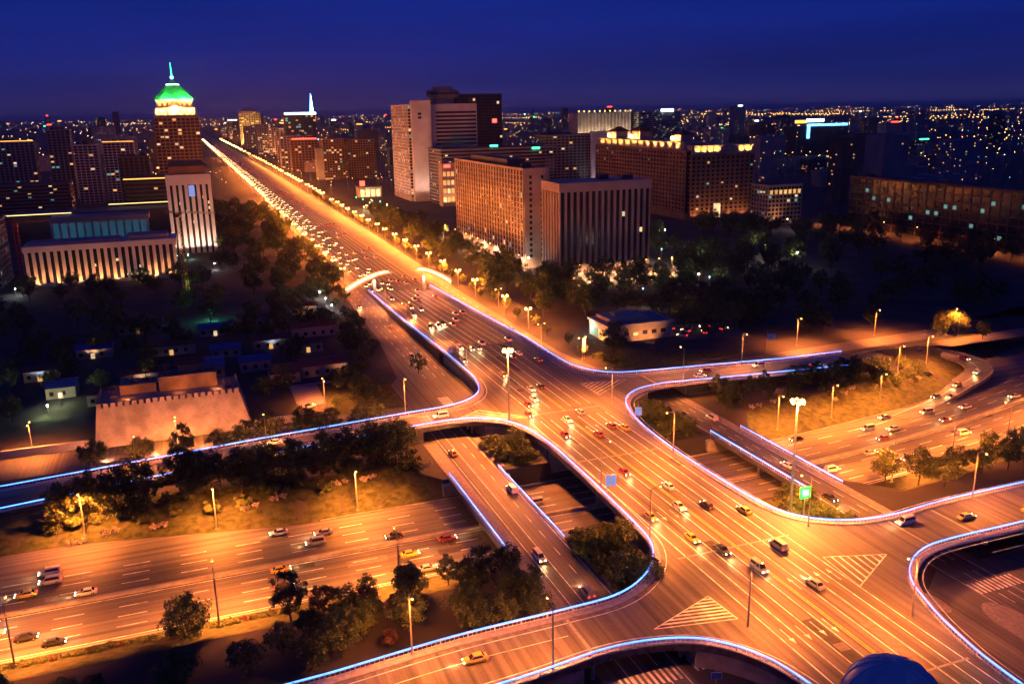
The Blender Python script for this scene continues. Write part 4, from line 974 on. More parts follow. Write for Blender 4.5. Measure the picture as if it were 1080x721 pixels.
for (x, y, c) in ((206, 344, 'silver'), (210, 337, 'white'), (216, 331, 'black'), (222, 340, 'dark red'), (228, 333, 'silver'), (204, 330, 'white')):
    o = link('car', FARP[c], None, (x, y, 0.045), random.uniform(0, 3)); tag(o, '%s car standing in the small car park right of the pavilion' % c, 'car', 'cars in the pavilion car park')
# -- right slab with lit windows
t = building('apartment_slab', 'long dark slab with a square window grid and a few greenish lit rooms, right edge', 527, 427)
grid_block(t, 527, 545, 400, 596, 0, 42, bay=8.2, floor=5.6, pier=1.0, band=1.0, depth=0.6, wall='brown', lit=0, faces='fl', sep=True, seed=4)
rnd = random.Random(9)
for j in range(7):
    for i in range(24):
        lit = (i, j) in ((3, 5), (6, 5), (7, 4), (10, 4), (11, 4), (12, 3), (13, 3), (15, 2), (8, 2), (18, 4), (5, 1), (21, 5), (20, 4), (2, 3))
        y = 401.2+i*8.13; MB().box(527.48, 527.592, y+1.0+2.4*lit, y+6.6, 0.8+j*5.81, 5.0-1.4*lit+j*5.81).build('window', M['win_c'] if lit else M['glass'], t)
plant(t, 528, 544, 420, 590, 42, 8)
# -- long colonnaded block and its tower
t = building('colonnaded_block', 'long white block with tall fins lit orange from below, left side', -94, 592)
MB().box(-93.4, -8, 592.8, 616, 0, 24).build('glass_core', M['glass'], t); MB().box(-94.5, -7, 591.8, 617, 21.5, 25).build('attic', M['white_wall'], t); MB().box(-94.5, -7, 592.3, 617, 0, 2.2).build('plinth', M['white_wall'], t)
MB().box(-92, -40, 595, 612, 25.01, 26.6).build('roof_step', M['grey'], t); MB().box(-36, -12, 596, 612, 25.01, 28).build('roof_step', M['grey'], t)
for k in range(22): x = -93+k*4.0; MB().box(x-0.95, x+0.95, 591.9, 592.79, 2.2, 21.5).build('fin', M['white_wall'], t)
MB().box(-38, -26, 588, 591.8, 4.2, 5.0).build('entrance_canopy', M['win_y'], t)
for k in range(8): flood(t, -88+k*11, 588.6, 0.3, 13000, WARM, (0, 0.35, 1), 120)
for k in range(5): MB().box(-70+k*13.1, -68.4+k*13.1, 592.72, 592.79, 8+2.5*(k % 3), 9.6+2.5*(k % 3)).build('lit_window', M['win_y'], t)
t = building('fin_tower', 'white tower slab with dark vertical slots and a set-back dark top, left of avenue', -11, 695)
MB().box(-10.4, 19.4, 695.8, 712, 0, 56).build('glass_core', M['glass'], t); MB().box(-11.3, 20.3, 694.8, 713, 50.5, 58).build('attic', M['white_wall'], t)
for k in range(8): x = -10+k*4.14; MB().box(x-1.2, x+1.2, 694.9, 695.79, 0, 50.5).build('fin', M['white_wall'], t)
MB().box(-8, 17, 697, 711, 58.01, 64).build('penthouse', M['brown'], t); MB().frustum((-10,19,695.5,712.5), (-6,15,698,710), 64.01, 68).build('penthouse_roof', M['darkwall'], t)
MB().box(4, 8.2, 694.7, 694.88, 42, 50).build('blue_screen', M['sign_bluelit'], t)
for k in range(7): flood(t, -9+k*4.5, 690, 0.3, 16000, (1, 0.62, 0.42), (0, 0.22, 1), 90)
for k, (x, z) in enumerate(((-4, 36), (0.2, 30), (4.4, 22), (12.6, 40), (16, 36), (16, 32))): MB().box(x+0.6, x+2.6, 695.7, 695.79, z, z+2.2).build('lit_window', M['win_y'], t)
t = building('columned_hall', 'lower hall with teal-lit glass between white columns behind the colonnaded block', -102, 780)
M['teal_lit'] = emis('teal_lit_glass', (0.05, 0.22, 0.32), 0.2, 0.8, 0.05)
MB().box(-101, -30, 781, 806, 0, 20).build('glass_core', M['teal_lit'], t); MB().box(-102.5, -28.5, 779.6, 808, 18.5, 22.5).build('attic', M['grey'], t)
for k in range(13): x = -101+k*5.9; MB().box(x-0.8, x+0.8, 779.9, 780.99, 0, 18.5).build('column', M['white_wall'], t)
for (a, b, y, z) in ((-135, -88, 802, 24), (-62, -10, 840, 26)): MB().box(a, b, y, y+0.7, z, z+0.6).build('roof_light_strip', M['neon_y'], t)
MB().box(-134, -12, 809, 845, 0, 23.5).build('rear_hall', M['darkwall'], t)
t = building('side_block', 'plain dim office block at the left picture edge', -150, 600); grid_block(t, -165, -109, 600, 640, 0, 40, wall='grey', lit=0.06, seed=12, faces='fs')
t = building('banded_office', 'low office with brown horizontal bands at the far left', -174, 1000); grid_block(t, -215, -108, 1005, 1040, 0, 36, wall='brown', lit=0.06, vert=False, band=1.9, seed=13, faces='fs')
# -- dark block before the green-roofed tower
t = building('dark_office', 'dark office with a yellow light line along its roof in front of the green-roofed tower', -35, 880)
grid_block(t, -50, 16, 880, 915, 0, 46, wall='darkwall', lit=0.05, vert=False, band=1.6, seed=14, faces='fs'); MB().box(-50, 1, 879.2, 879.8, 44.2, 45.0).build('roof_light_strip', M['neon_o'], t); MB().box(2, 20, 878, 905, 46.06, 56).build('upper_block', M['darkwall'], t); MB().box(1.4, 20.6, 877.4, 905.6, 56.01, 57).build('cornice', M['win_y'], t)
# -- green pyramid tower
t = building('green_roofed_tower', 'tall tower with gold-lit crown, clock face and glowing green pyramid roof', -15, 1061)
grid_block(t, -38, 9, 1061, 1105, 0, 99, bay=4.6, floor=3.8, pier=1.1, band=1.2, wall='brown', lit=0.09, seed=15, faces='fs', cols=('win_w', 'win_y'))
for (x0, x1, y0, y1, z0, z1) in ((-35, 6, 1067.5, 1101, 99, 108.5), (-33, 4, 1069.5, 1097, 108.5, 117)):
    MB().box(x0, x1, y0, y1, z0, z1).build('crown_tier', M['white_wall'], t); MB().box(x0-0.8, x1+0.8, y0-0.8, y1+0.8, z1-0.9, z1+0.02).build('cornice', M['beige'], t)
    for k in range(7):
        x = x0+3+k*(x1-x0-6)/6; MB().box(x-1.1, x+1.1, y0-0.06, y0-0.01, z0+2, z1-2.6).build('crown_glow_panel', M['neon_o'], t)  # glowing panels added to brighten the crown
GR = surf('green_copper_roof', (0.10, 0.42, 0.16), 0.6, 0.2, 0.3)
MB().lathe([(20.5,117.03),(19.8,118.6),(17.2,121.5),(13.4,125.5),(9.6,129.5),(6.4,133)], -14.5, 1083, 8).build('roof', GR, t)
MB().lathe([(6.6,133.01),(6.6,134),(4.8,134.01),(0.6,140)], -14.5, 1083, 8).build('roof_cap', GR, t); MB().lathe([(6.9,133.2),(6.9,133.9)], -14.5, 1083, 16).build('lantern_band', M['neon_w'], t)
for k in range(8):
    a = k*math.pi/4; MB().tube([(-14.5+r*math.cos(a), 1083+r*math.sin(a), z+0.15) for r, z in ((20.5,117.03),(17.2,121.5),(13.4,125.5),(9.6,129.5),(6.4,133))], 0.5, 0.35, 5).build('roof_rib', GR, t)
MB().sphere(-14.5, 1083, 141.2, 1.9, 10, 7).build('finial', emis('cyan_finial', (0.15, 0.6, 1.0), 6), t); MB().tube([(-14.5,1083,142),(-14.5,1083,157)], 0.7, 0.2, 6).build('spire', M['neon_g'], t)
MB().box(-20, -9, 1065.8, 1067.45, 99, 113).build('clock_gable', M['beige'], t)
cl = MB(); cl.lathe([(0.01,0),(3.6,0),(3.6,0.4),(0.01,0.4)], 0, 0, 20); co = cl.build('clock_face', emis('clock_glow', (1.0, 0.82, 0.62), 5), t); co.location = (-14.5, 1065.75, 107.2); co.rotation_euler = (HP, 0, 0)
for k in range(6): flood(t, -34+k*8, 1061.8, 99.6, 130000, (1.0, 0.42, 0.06), (0, 0.25, 1), 130)
for k in range(3): flood(t, 8.2, 1068+k*12, 99.6, 130000, (1.0, 0.5, 0.08), (-0.25, 0, 1), 130)
for k in range(5): flood(t, -31+k*8, 1061.6, 116.6, 60000, (0.08, 1.0, 0.22), (0, 0.9, 1), 130)
for k in range(3): flood(t, 7.4, 1070+k*11, 116.6, 60000, (0.08, 1.0, 0.22), (-0.9, 0, 1), 130)
t.location.x = 16.0
# -- residential pairs on the left
for i, (x0, x1, y, h, lab) in enumerate(((-116, -90, 1165, 69, 'pale-framed residential tower, left one of the framed pair'), (-84, -50, 1165, 71, 'pale-framed residential tower, right one of the framed pair'), (-205, -160, 1190, 74, 'dim residential tower with orange roof line at the far left'), (-150, -124, 1230, 86, 'dim residential tower behind the banded office'), (-60, -30, 1010, 60, 'dark residential tower just left of the green-roofed tower'))):
    t = building('residential_tower', lab, x0, y); grid_block(t, x0, x1, y, y+24, 0, h, bay=5.2, floor=3.2, pier=0.9 if i < 2 else 1.6, band=0.9, wall='white_wall' if i < 2 else 'grey' if i < 4 else 'darkwall', lit=0.045, seed=20+i, faces='fs', depth=0.7)
    MB().box(x0, x1, y-0.5, y-0.2, h+0.1, h+0.7).build('roof_light_strip', M['neon_o'], t) if i in (1, 2) else None
    plant(t, x0, x1, y, y+24, h, 40+i)
# -- white tower with revolving restaurant
t = building('white_hotel_tower', 'white hotel tower with a round rooftop restaurant, right of the avenue', 240, 990)
grid_block(t, 237, 252, 992, 1075, 0, 108, bay=4.6, floor=3.5, pier=1.2, band=1.1, wall='white_wall', lit=0.12, seed=30, faces='fl', base=5)
MB().box(240, 262, 984, 991.4, 0, 112).build('stair_tower', M['white_wall'], t)
for z in (92, 96): MB().box(247, 251, 983.9, 983.98, z, z+2.6).build('vent_panel', M['glass'], t)
MB().box(262.2, 322, 1000, 1022, 0, 108).build('cross_wing', M['white_wall'], t)
for j in range(9): MB().box(272, 321, 999.86, 999.98, 62+j*4.4, 64.4+j*4.4).build('window_band', M['glass'], t)
MB().lathe([(13,108),(13,114),(19,117),(20,118),(20,122),(16.5,124),(12,124.2),(12,128),(0.1,128.4)], 290, 1030, 24).build('rooftop_drum', M['grey'], t); MB().lathe([(20.1,118.4),(20.1,121.4)], 290, 1030, 24).build('drum_glazing', M['glass'], t)
for k in range(4): flood(t, 222, 1000+k*20, 0.3, 26000, (1, 0.5, 0.3), (0.5, 0, 1), 100)
for k in range(2): flood(t, 244+k*10, 962, 0.3, 36000, (1, 0.6, 0.45), (0, 0.55, 1), 90)
t.location.x = 9.0
t = building('dark_tower', 'dark broad tower with thin vertical mullions behind the white hotel', 330, 1120); grid_block(t, 318, 406, 1120, 1160, 0, 121, bay=3.6, floor=4, pier=0.5, band=0.7, wall='darkwall', lit=0.015, seed=31, faces='fl'); MB().box(392, 398, 1119.4, 1119.9, 84, 89).build('red_sign', M['neon_r'], t)
t = building('hotel_podium', 'broad dark podium block with small green signs on its roof edge', 262, 930); grid_block(t, 266, 400, 930, 985, 0, 60, wall='grey', lit=0.05, seed=32, faces='fl', vert=False, band=1.8)
for x, z in ((322, 61), (372, 57)): MB().box(x, x+9, 929, 929.5, z, z+2).build('green_sign', M['neon_g'], t)
MB().box(262, 300, 915, 929.8, 0, 46).build('lit_wing', M['beige'], t)
for j in range(4):
    for k in range(8): MB().box(263+k*4.5, 266+k*4.5, 914.86, 914.98, 5+j*9, 10+j*9).build('window', M['win_w' if (j*3+k) % 4 else 'win_y'], t)
MB().box(264, 271, 914.4, 914.84, 41.5, 44.5).build('red_sign', M['neon_r'], t)
for k in range(4): flood(t, 266+k*10, 908, 0.3, 14000, WARM, (0, 0.3, 1))
t = building('grey_residential', 'grey residential slab with a white balcony end beyond the hotel', 385, 930); grid_block(t, 388, 462, 930, 955, 0, 72, bay=5, floor=3.2, wall='grey', lit=0.03, seed=33, faces='fl'); MB().box(444, 463, 926, 929.9, 0, 75).build('end_bay', M['white_wall'], t)
for j in range(18): MB().box(449, 453, 925.2, 925.98, 6+j*3.7, 7.2+j*3.7).build('balcony', M['white_wall'], t)
for k in range(2): flood(t, 450+k*8, 918, 0.3, 26000, (1, 0.85, 0.75), (0, 0.2, 1), 90)
# -- brown hotel with floodlit crown
t = building('brown_grand_hotel', 'large brown hotel with floodlit golden crown and roof pavilions', 427, 694)
grid_block(t, 427, 450, 694, 880, 0, 62, bay=6, floor=3.8, pier=2.6, band=1.8, wall='brown', lit=0.03, seed=34, faces='l', base=6, depth=0.7); grid_block(t, 430, 497, 690, 720, 0, 58, bay=5.2, floor=3.8, pier=2.2, band=1.6, wall='brown', lit=0.045, seed=35, faces='fl', base=6, depth=0.7)
for (x0, x1, y0, y1, z0, z1) in ((428, 449, 700, 878, 62.06, 69), (432, 495, 692, 718, 58.06, 66)):
    MB().box(x0, x1, y0, y1, z0, z1).build('crown', M['beige'], t); MB().box(x0-0.9, x1+0.9, y0-0.9, y1+0.9, z1-0.8, z1+0.05).build('cornice', M['beige'], t)
for k in range(13):
    y = 704+k*14; MB().box(426.9, 427.94, y-1, y+1, 62.06, 68.2).build('crown_pilaster', M['beige'], t)
    if k < 12: flood(t, 425.4, y+7, 62.4, 26000, (1.0, 0.47, 0.10), (0.2, 0, 1), 100)
for k in range(10):
    x = 434+k*6.6; MB().box(x-0.9, x+0.9, 690.9, 691.94, 58.06, 65.2).build('crown_pilaster', M['beige'], t)
    if k not in (4, 5, 6): flood(t, x+3.3, 689.2, 58.4, 24000, (1.0, 0.47, 0.10), (0, 0.2, 1), 100)
for (y, s) in ((720, 1.0), (800, 1.4), (850, 1.2)):
    MB().box(433, 446, y-6*s, y+6*s, 69.06, 69.06+6*s).build('roof_pavilion', M['beige'], t); MB().frustum((431,448,y-8*s,y+8*s), (438,441,y-1,y+1), 69.06+6*s+0.02, 69.06+10*s).build('pavilion_roof', M['redroof'], t)
    flood(t, 428.5, y, 69.4, 70000, (1.0, 0.42, 0.08), (0.4, 0, 1), 150); MB().sphere(430, y+4, 72, 1.9, 8, 6).build('roof_lamp', M['sodium_far'], t)
for k in range(5): flood(t, 434+k*13, 684, 0.3, 9000, WARM, (0, 0.3, 1))
MB().box(455, 462, 689.5, 689.9, 1, 14).build('lit_entrance', M['win_y'], t)
# -- others placed from the photo
t = building('corner_office', 'small office with a warm lit top floor before the dark slab', 480, 620); grid_block(t, 470, 505, 630, 655, 0, 34, wall='beige', lit=0.10, seed=36, faces='fl')
for k in range(7): MB().box(471.5+k*4.8, 474.3+k*4.8, 629.8, 629.96, 26, 29.5).build('lit_window', M['win_w'], t)
flood(t, 476, 624, 0.3, 12000, WARM, (0, 0.3, 1))
t = building('glass_office_tower', 'green glass tower outlined by a white neon roof line and spire', 203, 1830); grid_block(t, 203, 262, 1810, 1850, 0, 98, bay=5, floor=4, pier=0.5, band=0.8, wall='darkwall', glass='teal_glass', lit=0.14, seed=37, faces='fl', cols=('win_w', 'win_c', 'win_c'))
MB().box(202, 263, 1809, 1811.4, 98.1, 102).build('neon_roof_line', M['neon_w'], t); MB().frustum((252,260,1812,1820), (255.6,256.4,1815.6,1816.4), 98.1, 138).build('spire', M['neon_b'], t); MB().frustum((253,259,1811.6,1811.9), (255.7,256.3,1811.6,1811.9), 100, 134).build('spire_light', M['neon_w'], t)
t = building('gold_lit_block', 'gold floodlit block at the far right side of the avenue', 183, 2900); grid_block(t, 186, 250, 2900, 2960, 0, 108, bay=7, floor=5, pier=2, band=2, wall='beige', lit=0.12, seed=38, faces='fl', cols=('win_w', 'neon_o')); MB().frustum((190,246,2904,2956), (210,226,2920,2940), 108.1, 122).build('roof', M['beige'], t)
for k in range(5): flood(t, 188+k*14, 2880, 0.3, 400000, (1.0, 0.5, 0.1), (0, 0.3, 1), 110)
t = building('brown_office_pair', 'twin brown mid-rise blocks right of the avenue below the spire tower', 210, 1380); grid_block(t, 208, 240, 1380, 1420, 0, 62, wall='brown', lit=0.16, seed=39, faces='fl'); grid_block(t, 246, 290, 1384, 1420, 0, 60, wall='brown', lit=0.03, seed=40, faces='fl')
for k in range(5): flood(t, 202, 1384+k*9, 0.3, 24000, WARM, (0.3, 0, 1))
t = building('bright_shop_block', 'low block with blazing white shop front below the spire tower', 210, 1700); MB().box(205, 262, 1690, 1720, 0, 30).build('wall', M['beige'], t)
for k in range(9): MB().box(207+k*6, 211.6+k*6, 1689.6, 1689.95, 3, 12+6*(k % 2)).build('lit_window', M['neon_y'], t)
lamp('shop_light', 'POINT', (225, 1680, 8), 90000, (1, 0.8, 0.5), t, 1)
t = building('restaurant', 'small restaurant with red neon sign and lit front by the avenue', 205, 1065); MB().box(200, 228, 1066, 1085, 0, 12).build('wall', M['beige'], t); MB().box(199, 229, 1064.5, 1086, 12.01, 13).build('roof', M['darkwall'], t); MB().box(201, 207, 1064, 1064.4, 14, 20).build('red_sign', M['neon_r'], t)
for k in range(4): MB().box(202+k*6.5, 206+k*6.5, 1065.6, 1065.96, 1, 9).build('lit_window', M['neon_y'], t)
for k in range(3): flood(t, 203+k*9, 1060, 0.3, 9000, (1, 0.8, 0.4), (0, 0.3, 1))
t = building('classical_palace', 'long pale floodlit classical building on the horizon behind the brown hotel', 700, 1500); MB().box(690, 800, 1500, 1540, 0, 92).build('wall', M['beige'], t)
for k in range(16): MB().box(690.5+k*7.1, 693+k*7.1, 1498.6, 1499.9, 40, 92).build('pilaster', M['white_wall'], t)
for k in range(11): MB().sphere(693+k*10.6, 1500, 95, 1.6, 6, 5).build('roof_lamp', M['neon_y'], t)
for k in range(6): flood(t, 694+k*20, 1492, 40, 60000, (1.0, 0.72, 0.35), (0, 0.25, 1), 120)
MB().box(688, 802, 1490, 1497, 0, 39.6).build('terrace', M['darkwall'], t)
t = building('glass_slab', 'glazed office with lit floors right of the floodlit palace', 830, 1480); grid_block(t, 812, 900, 1490, 1530, 0, 92, wall='grey', glass='teal_glass', lit=0.14, seed=41, faces='fl', vert=False, band=2.2, cols=('win_y', 'win_c')); MB().box(858, 884, 1488, 1489.6, 92.1, 97).build('roof_sign', M['neon_w'], t)
t = building('red_sign_tower', 'distant tower topped by a red glowing sign', 560, 2100); MB().box(700, 770, 2300, 2340, 0, 106).build('wall', M['brown'], t); MB().box(705, 765, 2298, 2299.6, 98, 122).build('red_sign', M['neon_o'], t); MB().box(712, 758, 2297.2, 2297.9, 108, 121).build('sign_face', M['neon_r'], t)
t = building('red_roofline_block', 'distant hall with white lit walls under a red roof line', 640, 2250); MB().box(612, 690, 2240, 2280, 0, 66).build('wall', M['white_wall'], t); MB().box(612, 690, 2238, 2239.6, 66, 71).build('red_sign', M['neon_r'], t)
for k in range(8): flood(t, 616+k*10, 2230, 20, 60000, (1, .9, .75), (0, .2, 1))
t = building('blue_neon_building', 'distant building outlined by a bright cyan neon frame', 1200, 1500); x, y = G(930, 150); MB().box(1170, 1300, 1490, 1530, 0, 58).build('wall', M['darkwall'], t); MB().box(1200, 1296, 1488.6, 1489.9, 58, 62).build('neon_line', M['neon_b'], t); MB().box(1196, 1202, 1488.4, 1489.9, 34, 61.9).build('neon_post', M['neon_b'], t); MB().box(1165, 1192, 1488.4, 1489.9, 64, 70).build('orange_sign', M['neon_o'], t); MB().box(1193, 1235, 1488.4, 1489.9, 66, 72).build('neon_sign', M['neon_w'], t)
# -- observatory
brickm, bt, bb = nodes('old_grey_brick')
tc = bt.nodes.new('ShaderNodeTexCoord'); mp = bt.nodes.new('ShaderNodeMapping'); mp.inputs['Rotation'].default_value = (HP, 0, 0)
bt.links.new(tc.outputs['Object'], mp.inputs[0]); br = bt.nodes.new('ShaderNodeTexBrick'); br.inputs['Scale'].default_value = 1.1
br.inputs['Color1'].default_value = (0.30, 0.23, 0.19, 1); br.inputs['Color2'].default_value = (0.23, 0.175, 0.145, 1); br.inputs['Mortar'].default_value = (0.16, 0.13, 0.11, 1)
bt.links.new(mp.outputs[0], br.inputs[0]); nz = bt.nodes.new('ShaderNodeTexNoise'); nz.inputs['Scale'].default_value = 0.22; nz.inputs['Detail'].default_value = 6; bt.links.new(tc.outputs['Object'], nz.inputs[0])
mx = bt.nodes.new('ShaderNodeMixRGB'); mx.blend_type = 'MULTIPLY'; mx.inputs[0].default_value = 0.75; rp = bt.nodes.new('ShaderNodeValToRGB'); rp.color_ramp.elements[0].position = 0.35; rp.color_ramp.elements[0].color = (0.45, 0.42, 0.4, 1); rp.color_ramp.elements[1].position = 0.62
bt.links.new(nz.outputs[0], rp.inputs[0]); bt.links.new(br.outputs[0], mx.inputs[1]); bt.links.new(rp.outputs[0], mx.inputs[2]); bt.links.new(mx.outputs[0], bb.inputs['Base Color']); bb.inputs['Roughness'].default_value = 0.9
t = thing('observatory_platform', 'old brick observatory platform with battlements and small buildings on top', 'observatory', (0, 0, 0))
MB().frustum((-34,13.5,284,306), (-32.4,10.5,285.4,304.6), 0, 12.6).build('platform_wall', brickm, t); MB().box(-32, 10.2, 285.8, 304.2, 12.603, 12.64).build('platform_floor', M['pave'], t)
for k in range(21): x = -32.3+k*2.05; MB().box(x, x+1.35, 285.42, 285.95, 12.6, 14.0).build('merlon', brickm, t)
for k in range(8): y = 287+k*2.2; MB().box(9.95, 10.48, y, y+1.35, 12.6, 14.0).build('merlon', brickm, t); MB().box(-32.38, -31.86, y, y+1.35, 12.6, 14.0).build('merlon', brickm, t)
MB().box(-14, 4, 296, 304, 12.65, 17.5).build('upper_terrace', brickm, t); MB().box(-26, -15, 297, 304, 12.65, 15.8).build('lower_terrace', brickm, t)
hs = MB().box(-8, 0, 299, 303.4, 17.5, 20).build('hut', brickm, t); MB().add([(-8.6,298.4,20),(0.6,298.4,20),(0.6,304,20),(-8.6,304,20),(-8.6,301.2,22),(0.6,301.2,22)], [(0,1,5,4),(2,3,4,5),(1,2,5),(3,0,4),(3,2,1,0)]).build('hut_roof', M['redroof'], hs)
BRZ = surf('bronze', (0.16, 0.11, 0.06), 0.5, 0.3, 1, metal=0.6)
for (x, y, z, kind) in ((-22, 300, 15.8, 1), (-18, 301, 15.8, 0), (2.4, 300, 17.5, 0), (-11.5, 299.5, 17.5, 1), (-28, 296, 12.64, 0), (7, 292, 12.64, 1)):
    s = MB(); s.box(x-0.9, x+0.9, y-0.9, y+0.9, z, z+0.7); s.tube([(x,y,z+0.7),(x,y,z+2.2)], 0.12, 0.1, 6)
    for ax in range(2 if kind else 1):
        pth = [(x+1.2*math.cos(a)*(1 if ax == 0 else 0.2), y+1.2*math.cos(a)*(0.2 if ax == 0 else 1), z+2.4+1.2*math.sin(a)) for a in [i*math.pi/8 for i in range(17)]]; s.tube(pth, 0.09, 0.09, 5, False)
    s.build('bronze_instrument', BRZ, t, kind='stuff')
[flood(t, xx, 270.5, 0.3, 30000, (1, 0.30, 0.11), (0, 1, 0.5), 150) for xx in (-30, -16, -2, 10)]
[flood(t, xx, 290.5, 12.9, 3500, SOD, (0, 1, 0.25), 150) for xx in (-24, -8, 4)]  # unseen floodlights added on top to brighten the hut and terraces
t = thing('street_wall', 'low plastered wall along the observatory street at the left edge', 'wall'); MB().box(-150, -36, 286, 286.6, 0, 2.4).build('wall', M['beige'], t); MB().box(-150, -36, 285.9, 286.7, 2.4, 2.6).build('coping', M['conc'], t)
t = thing('street_wall', 'low plastered wall right of the observatory platform', 'wall'); MB().box(14, 40, 284.5, 285.1, 0, 2.4).build('wall', M['beige'], t); MB().box(14, 40, 284.4, 285.2, 2.4, 2.6).build('coping', M['conc'], t)
def house(x0, x1, y0, y1, h, rh, lab, roof='redroof', wall='beige'):
    t = building('house', lab, x0, y0, cat='house'); MB().box(x0, x1, y0, y1, 0, h).build('wall', M[wall], t); ym = (y0+y1)/2
    MB().add([(x0-.5,y0-.6,h),(x1+.5,y0-.6,h),(x1+.5,y1+.6,h),(x0-.5,y1+.6,h),(x0-.5,ym,h+rh),(x1+.5,ym,h+rh)], [(0,1,5,4),(2,3,4,5),(1,2,5),(3,0,4),(3,2,1,0)]).build('roof', M[roof], t)
    for k in range(max(1, int((x1-x0)/4))): MB().box(x0+1.2+k*4, x0+2.6+k*4, y0-0.06, y0-0.01, 1.2, 2.8).build('window', M['glass'], t)
    return t
hh = house(36, 54, 334, 346, 4.6, 1.2, 'low house with dark red roof and pale lit end wall beside the corner garden'); flood(hh, 52, 329, 0.3, 3000, WARM, (0, .5, 1))
house(24, 35, 330, 344, 4.2, 1.4, 'smaller red-roofed house left of the one with the pale end wall')
house(14, 26, 352, 362, 4.2, 1.6, 'blue-roofed shed behind the observatory', 'blueroof'); house(-4, 8, 350, 366, 4.6, 1.0, 'larger blue-roofed shed nearer the observatory hut', 'blueroof'); house(4, 16, 378, 388, 4.0, 1.4, 'far blue-roofed shed among dark trees', 'blueroof'); house(40, 60, 398, 406, 5, 1.5, 'long low house with lit wall beside the left trees'); house(18, 34, 430, 440, 5, 1.4, 'low house under trees left of the side street')
random.seed(61)
for i, (x, y, w, d_, rf) in enumerate(((-20, 322, 14, 8, 'blueroof'), (-40, 330, 12, 9, 'redroof'), (-30, 352, 16, 8, 'redroof'), (-55, 345, 10, 12, 'blueroof'), (22, 385, 16, 8, 'redroof'), (-20, 392, 18, 9, 'redroof'), (-50, 400, 14, 10, 'blueroof'), (38, 372, 12, 8, 'redroof'), (-66, 372, 12, 9, 'redroof'), (0, 420, 16, 8, 'blueroof'), (46, 448, 12, 8, 'redroof'), (-36, 440, 20, 9, 'redroof'))):
    h_ = house(x, x+w, y, y+d_, 4.2, 1.5, '%s-roofed low house among the dark gardens behind the observatory' % ('blue' if rf == 'blueroof' else 'red'), rf); h_['group'] = 'low houses behind the observatory'
    MB().box(x+w*.4, x+w*.4+1.6, y-0.12, y-0.07, 0.1, 2.4).build('lit_door', M['win_w' if i % 3 else 'win_y'], h_)
    if i % 2 == 0: flood(h_, x+w*.5, y-3, 2.2, 1500, (1, .6, .3) if i % 4 else (.5, .7, 1), (0, .4, 1), 150)
vx, vy = G(326, 430); t = link('car', FARP['white'], None, (vx, vy, 0.045), 0.5); tag(t, 'white car on the forecourt by the corner garden', 'car')
mb = MB().box(30, 46, 300, 327, -0.02, 0.035); mb.build('forecourt', M['pave'], kind='structure'); lamp_p = None
# -- lattice masts on the left
def lattice(x, y, h, mat, lab, jib):
    t = thing('tower_crane', lab, 'crane', (x, y, 0)); w = 1.1
    legs = MB()
    for sx in (-w, w):
        for sy in (-w, w): MB().tube([(sx,sy,0),(sx,sy,h)], 0.16, 0.16, 4).build('leg', mat, t)
    br_ = MB(); k = 0; z = 0
    while z < h-2.4:
        for (a, b) in (((-w,-w),(w,-w)), ((w,-w),(w,w)), ((w,w),(-w,w)), ((-w,w),(-w,-w))):
            p, q = (a, b) if k % 2 else (b, a); br_.tube([(*p, z), (*q, z+2.4)], 0.09, 0.09, 4)
        z += 2.4; k += 1
    br_.build('bracing', mat, t, kind='stuff')
    MB().box(-1.4, 1.4, -1.4, 1.4, h, h+2).build('slewing_cab', mat, t)
    jb = MB(); L = jib
    for (dy, dz) in ((-0.6,0),(0.6,0),(0,1.1)): jb.tube([(-8,dy,h+2.4+dz),(L,dy,h+2.4+dz*0.7)], 0.12, 0.1, 4)
    for i in range(int((L+8)/2)): xx = -8+i*2; jb.tube([(xx,-0.6,h+2.4),(xx+1,0,h+3.4)], 0.07, 0.07, 4); jb.tube([(xx+1,0,h+3.4),(xx+2,0.6,h+2.4)], 0.07, 0.07, 4)
    jb.build('jib', mat, t, kind='stuff'); return t
lattice(-92, 566, 40, surf('crane_red', (0.42, 0.08, 0.04), 0.6, 0.2, 1), 'red lattice crane at the left end of the colonnaded block', 18); c2 = lattice(-4, 535, 44, surf('crane_yellow', (0.45, 0.33, 0.04), 0.6, 0.2, 1), 'yellow lattice crane before the right end of the colonnaded block', 24); c2.rotation_euler[2] = -0.6
flood(c2, 2, 2, 0.3, 6000, (0.8, 1, 0.4), (-.2, -.2, 1)); 
# street-level lights on the dark left side
for (px, py, col, mt) in ((226, 278, (1, .95, .85), 'white_lamp'), (198, 268, (.6, 1, .6), 'neon_g'), (16, 305, (.9, 1, .9), 'white_lamp'), (50, 428, (.8, 1, .4), 'white_lamp'), (222, 330, (.1, 1, .6), 'neon_g'), (63, 417, (.9, 1, .5), 'white_lamp'), (343, 315, (.9, 1, .95), 'white_lamp'), (350, 322, (.9, 1, .95), 'white_lamp'), (337, 308, (.9, 1, .95), 'white_lamp')):
    x, y = G(px, py, 4); t = thing('yard_lamp', 'small %s yard lamp in the dark grounds at left' % ('green' if mt == 'neon_g' else 'white'), 'lamp', (x, y, 0), 0, 'yard lamps at left')
    MB().tube([(0,0,0),(0,0,4)], 0.08, 0.06, 6).build('post', M['pole'], t); MB().sphere(0, 0, 4.2, 0.3, 8, 5).build('globe', M[mt], t); lamp('lamp_light', 'POINT', (0, 0, 3.6), 2200, col, t, 0.3)
random.seed(71)
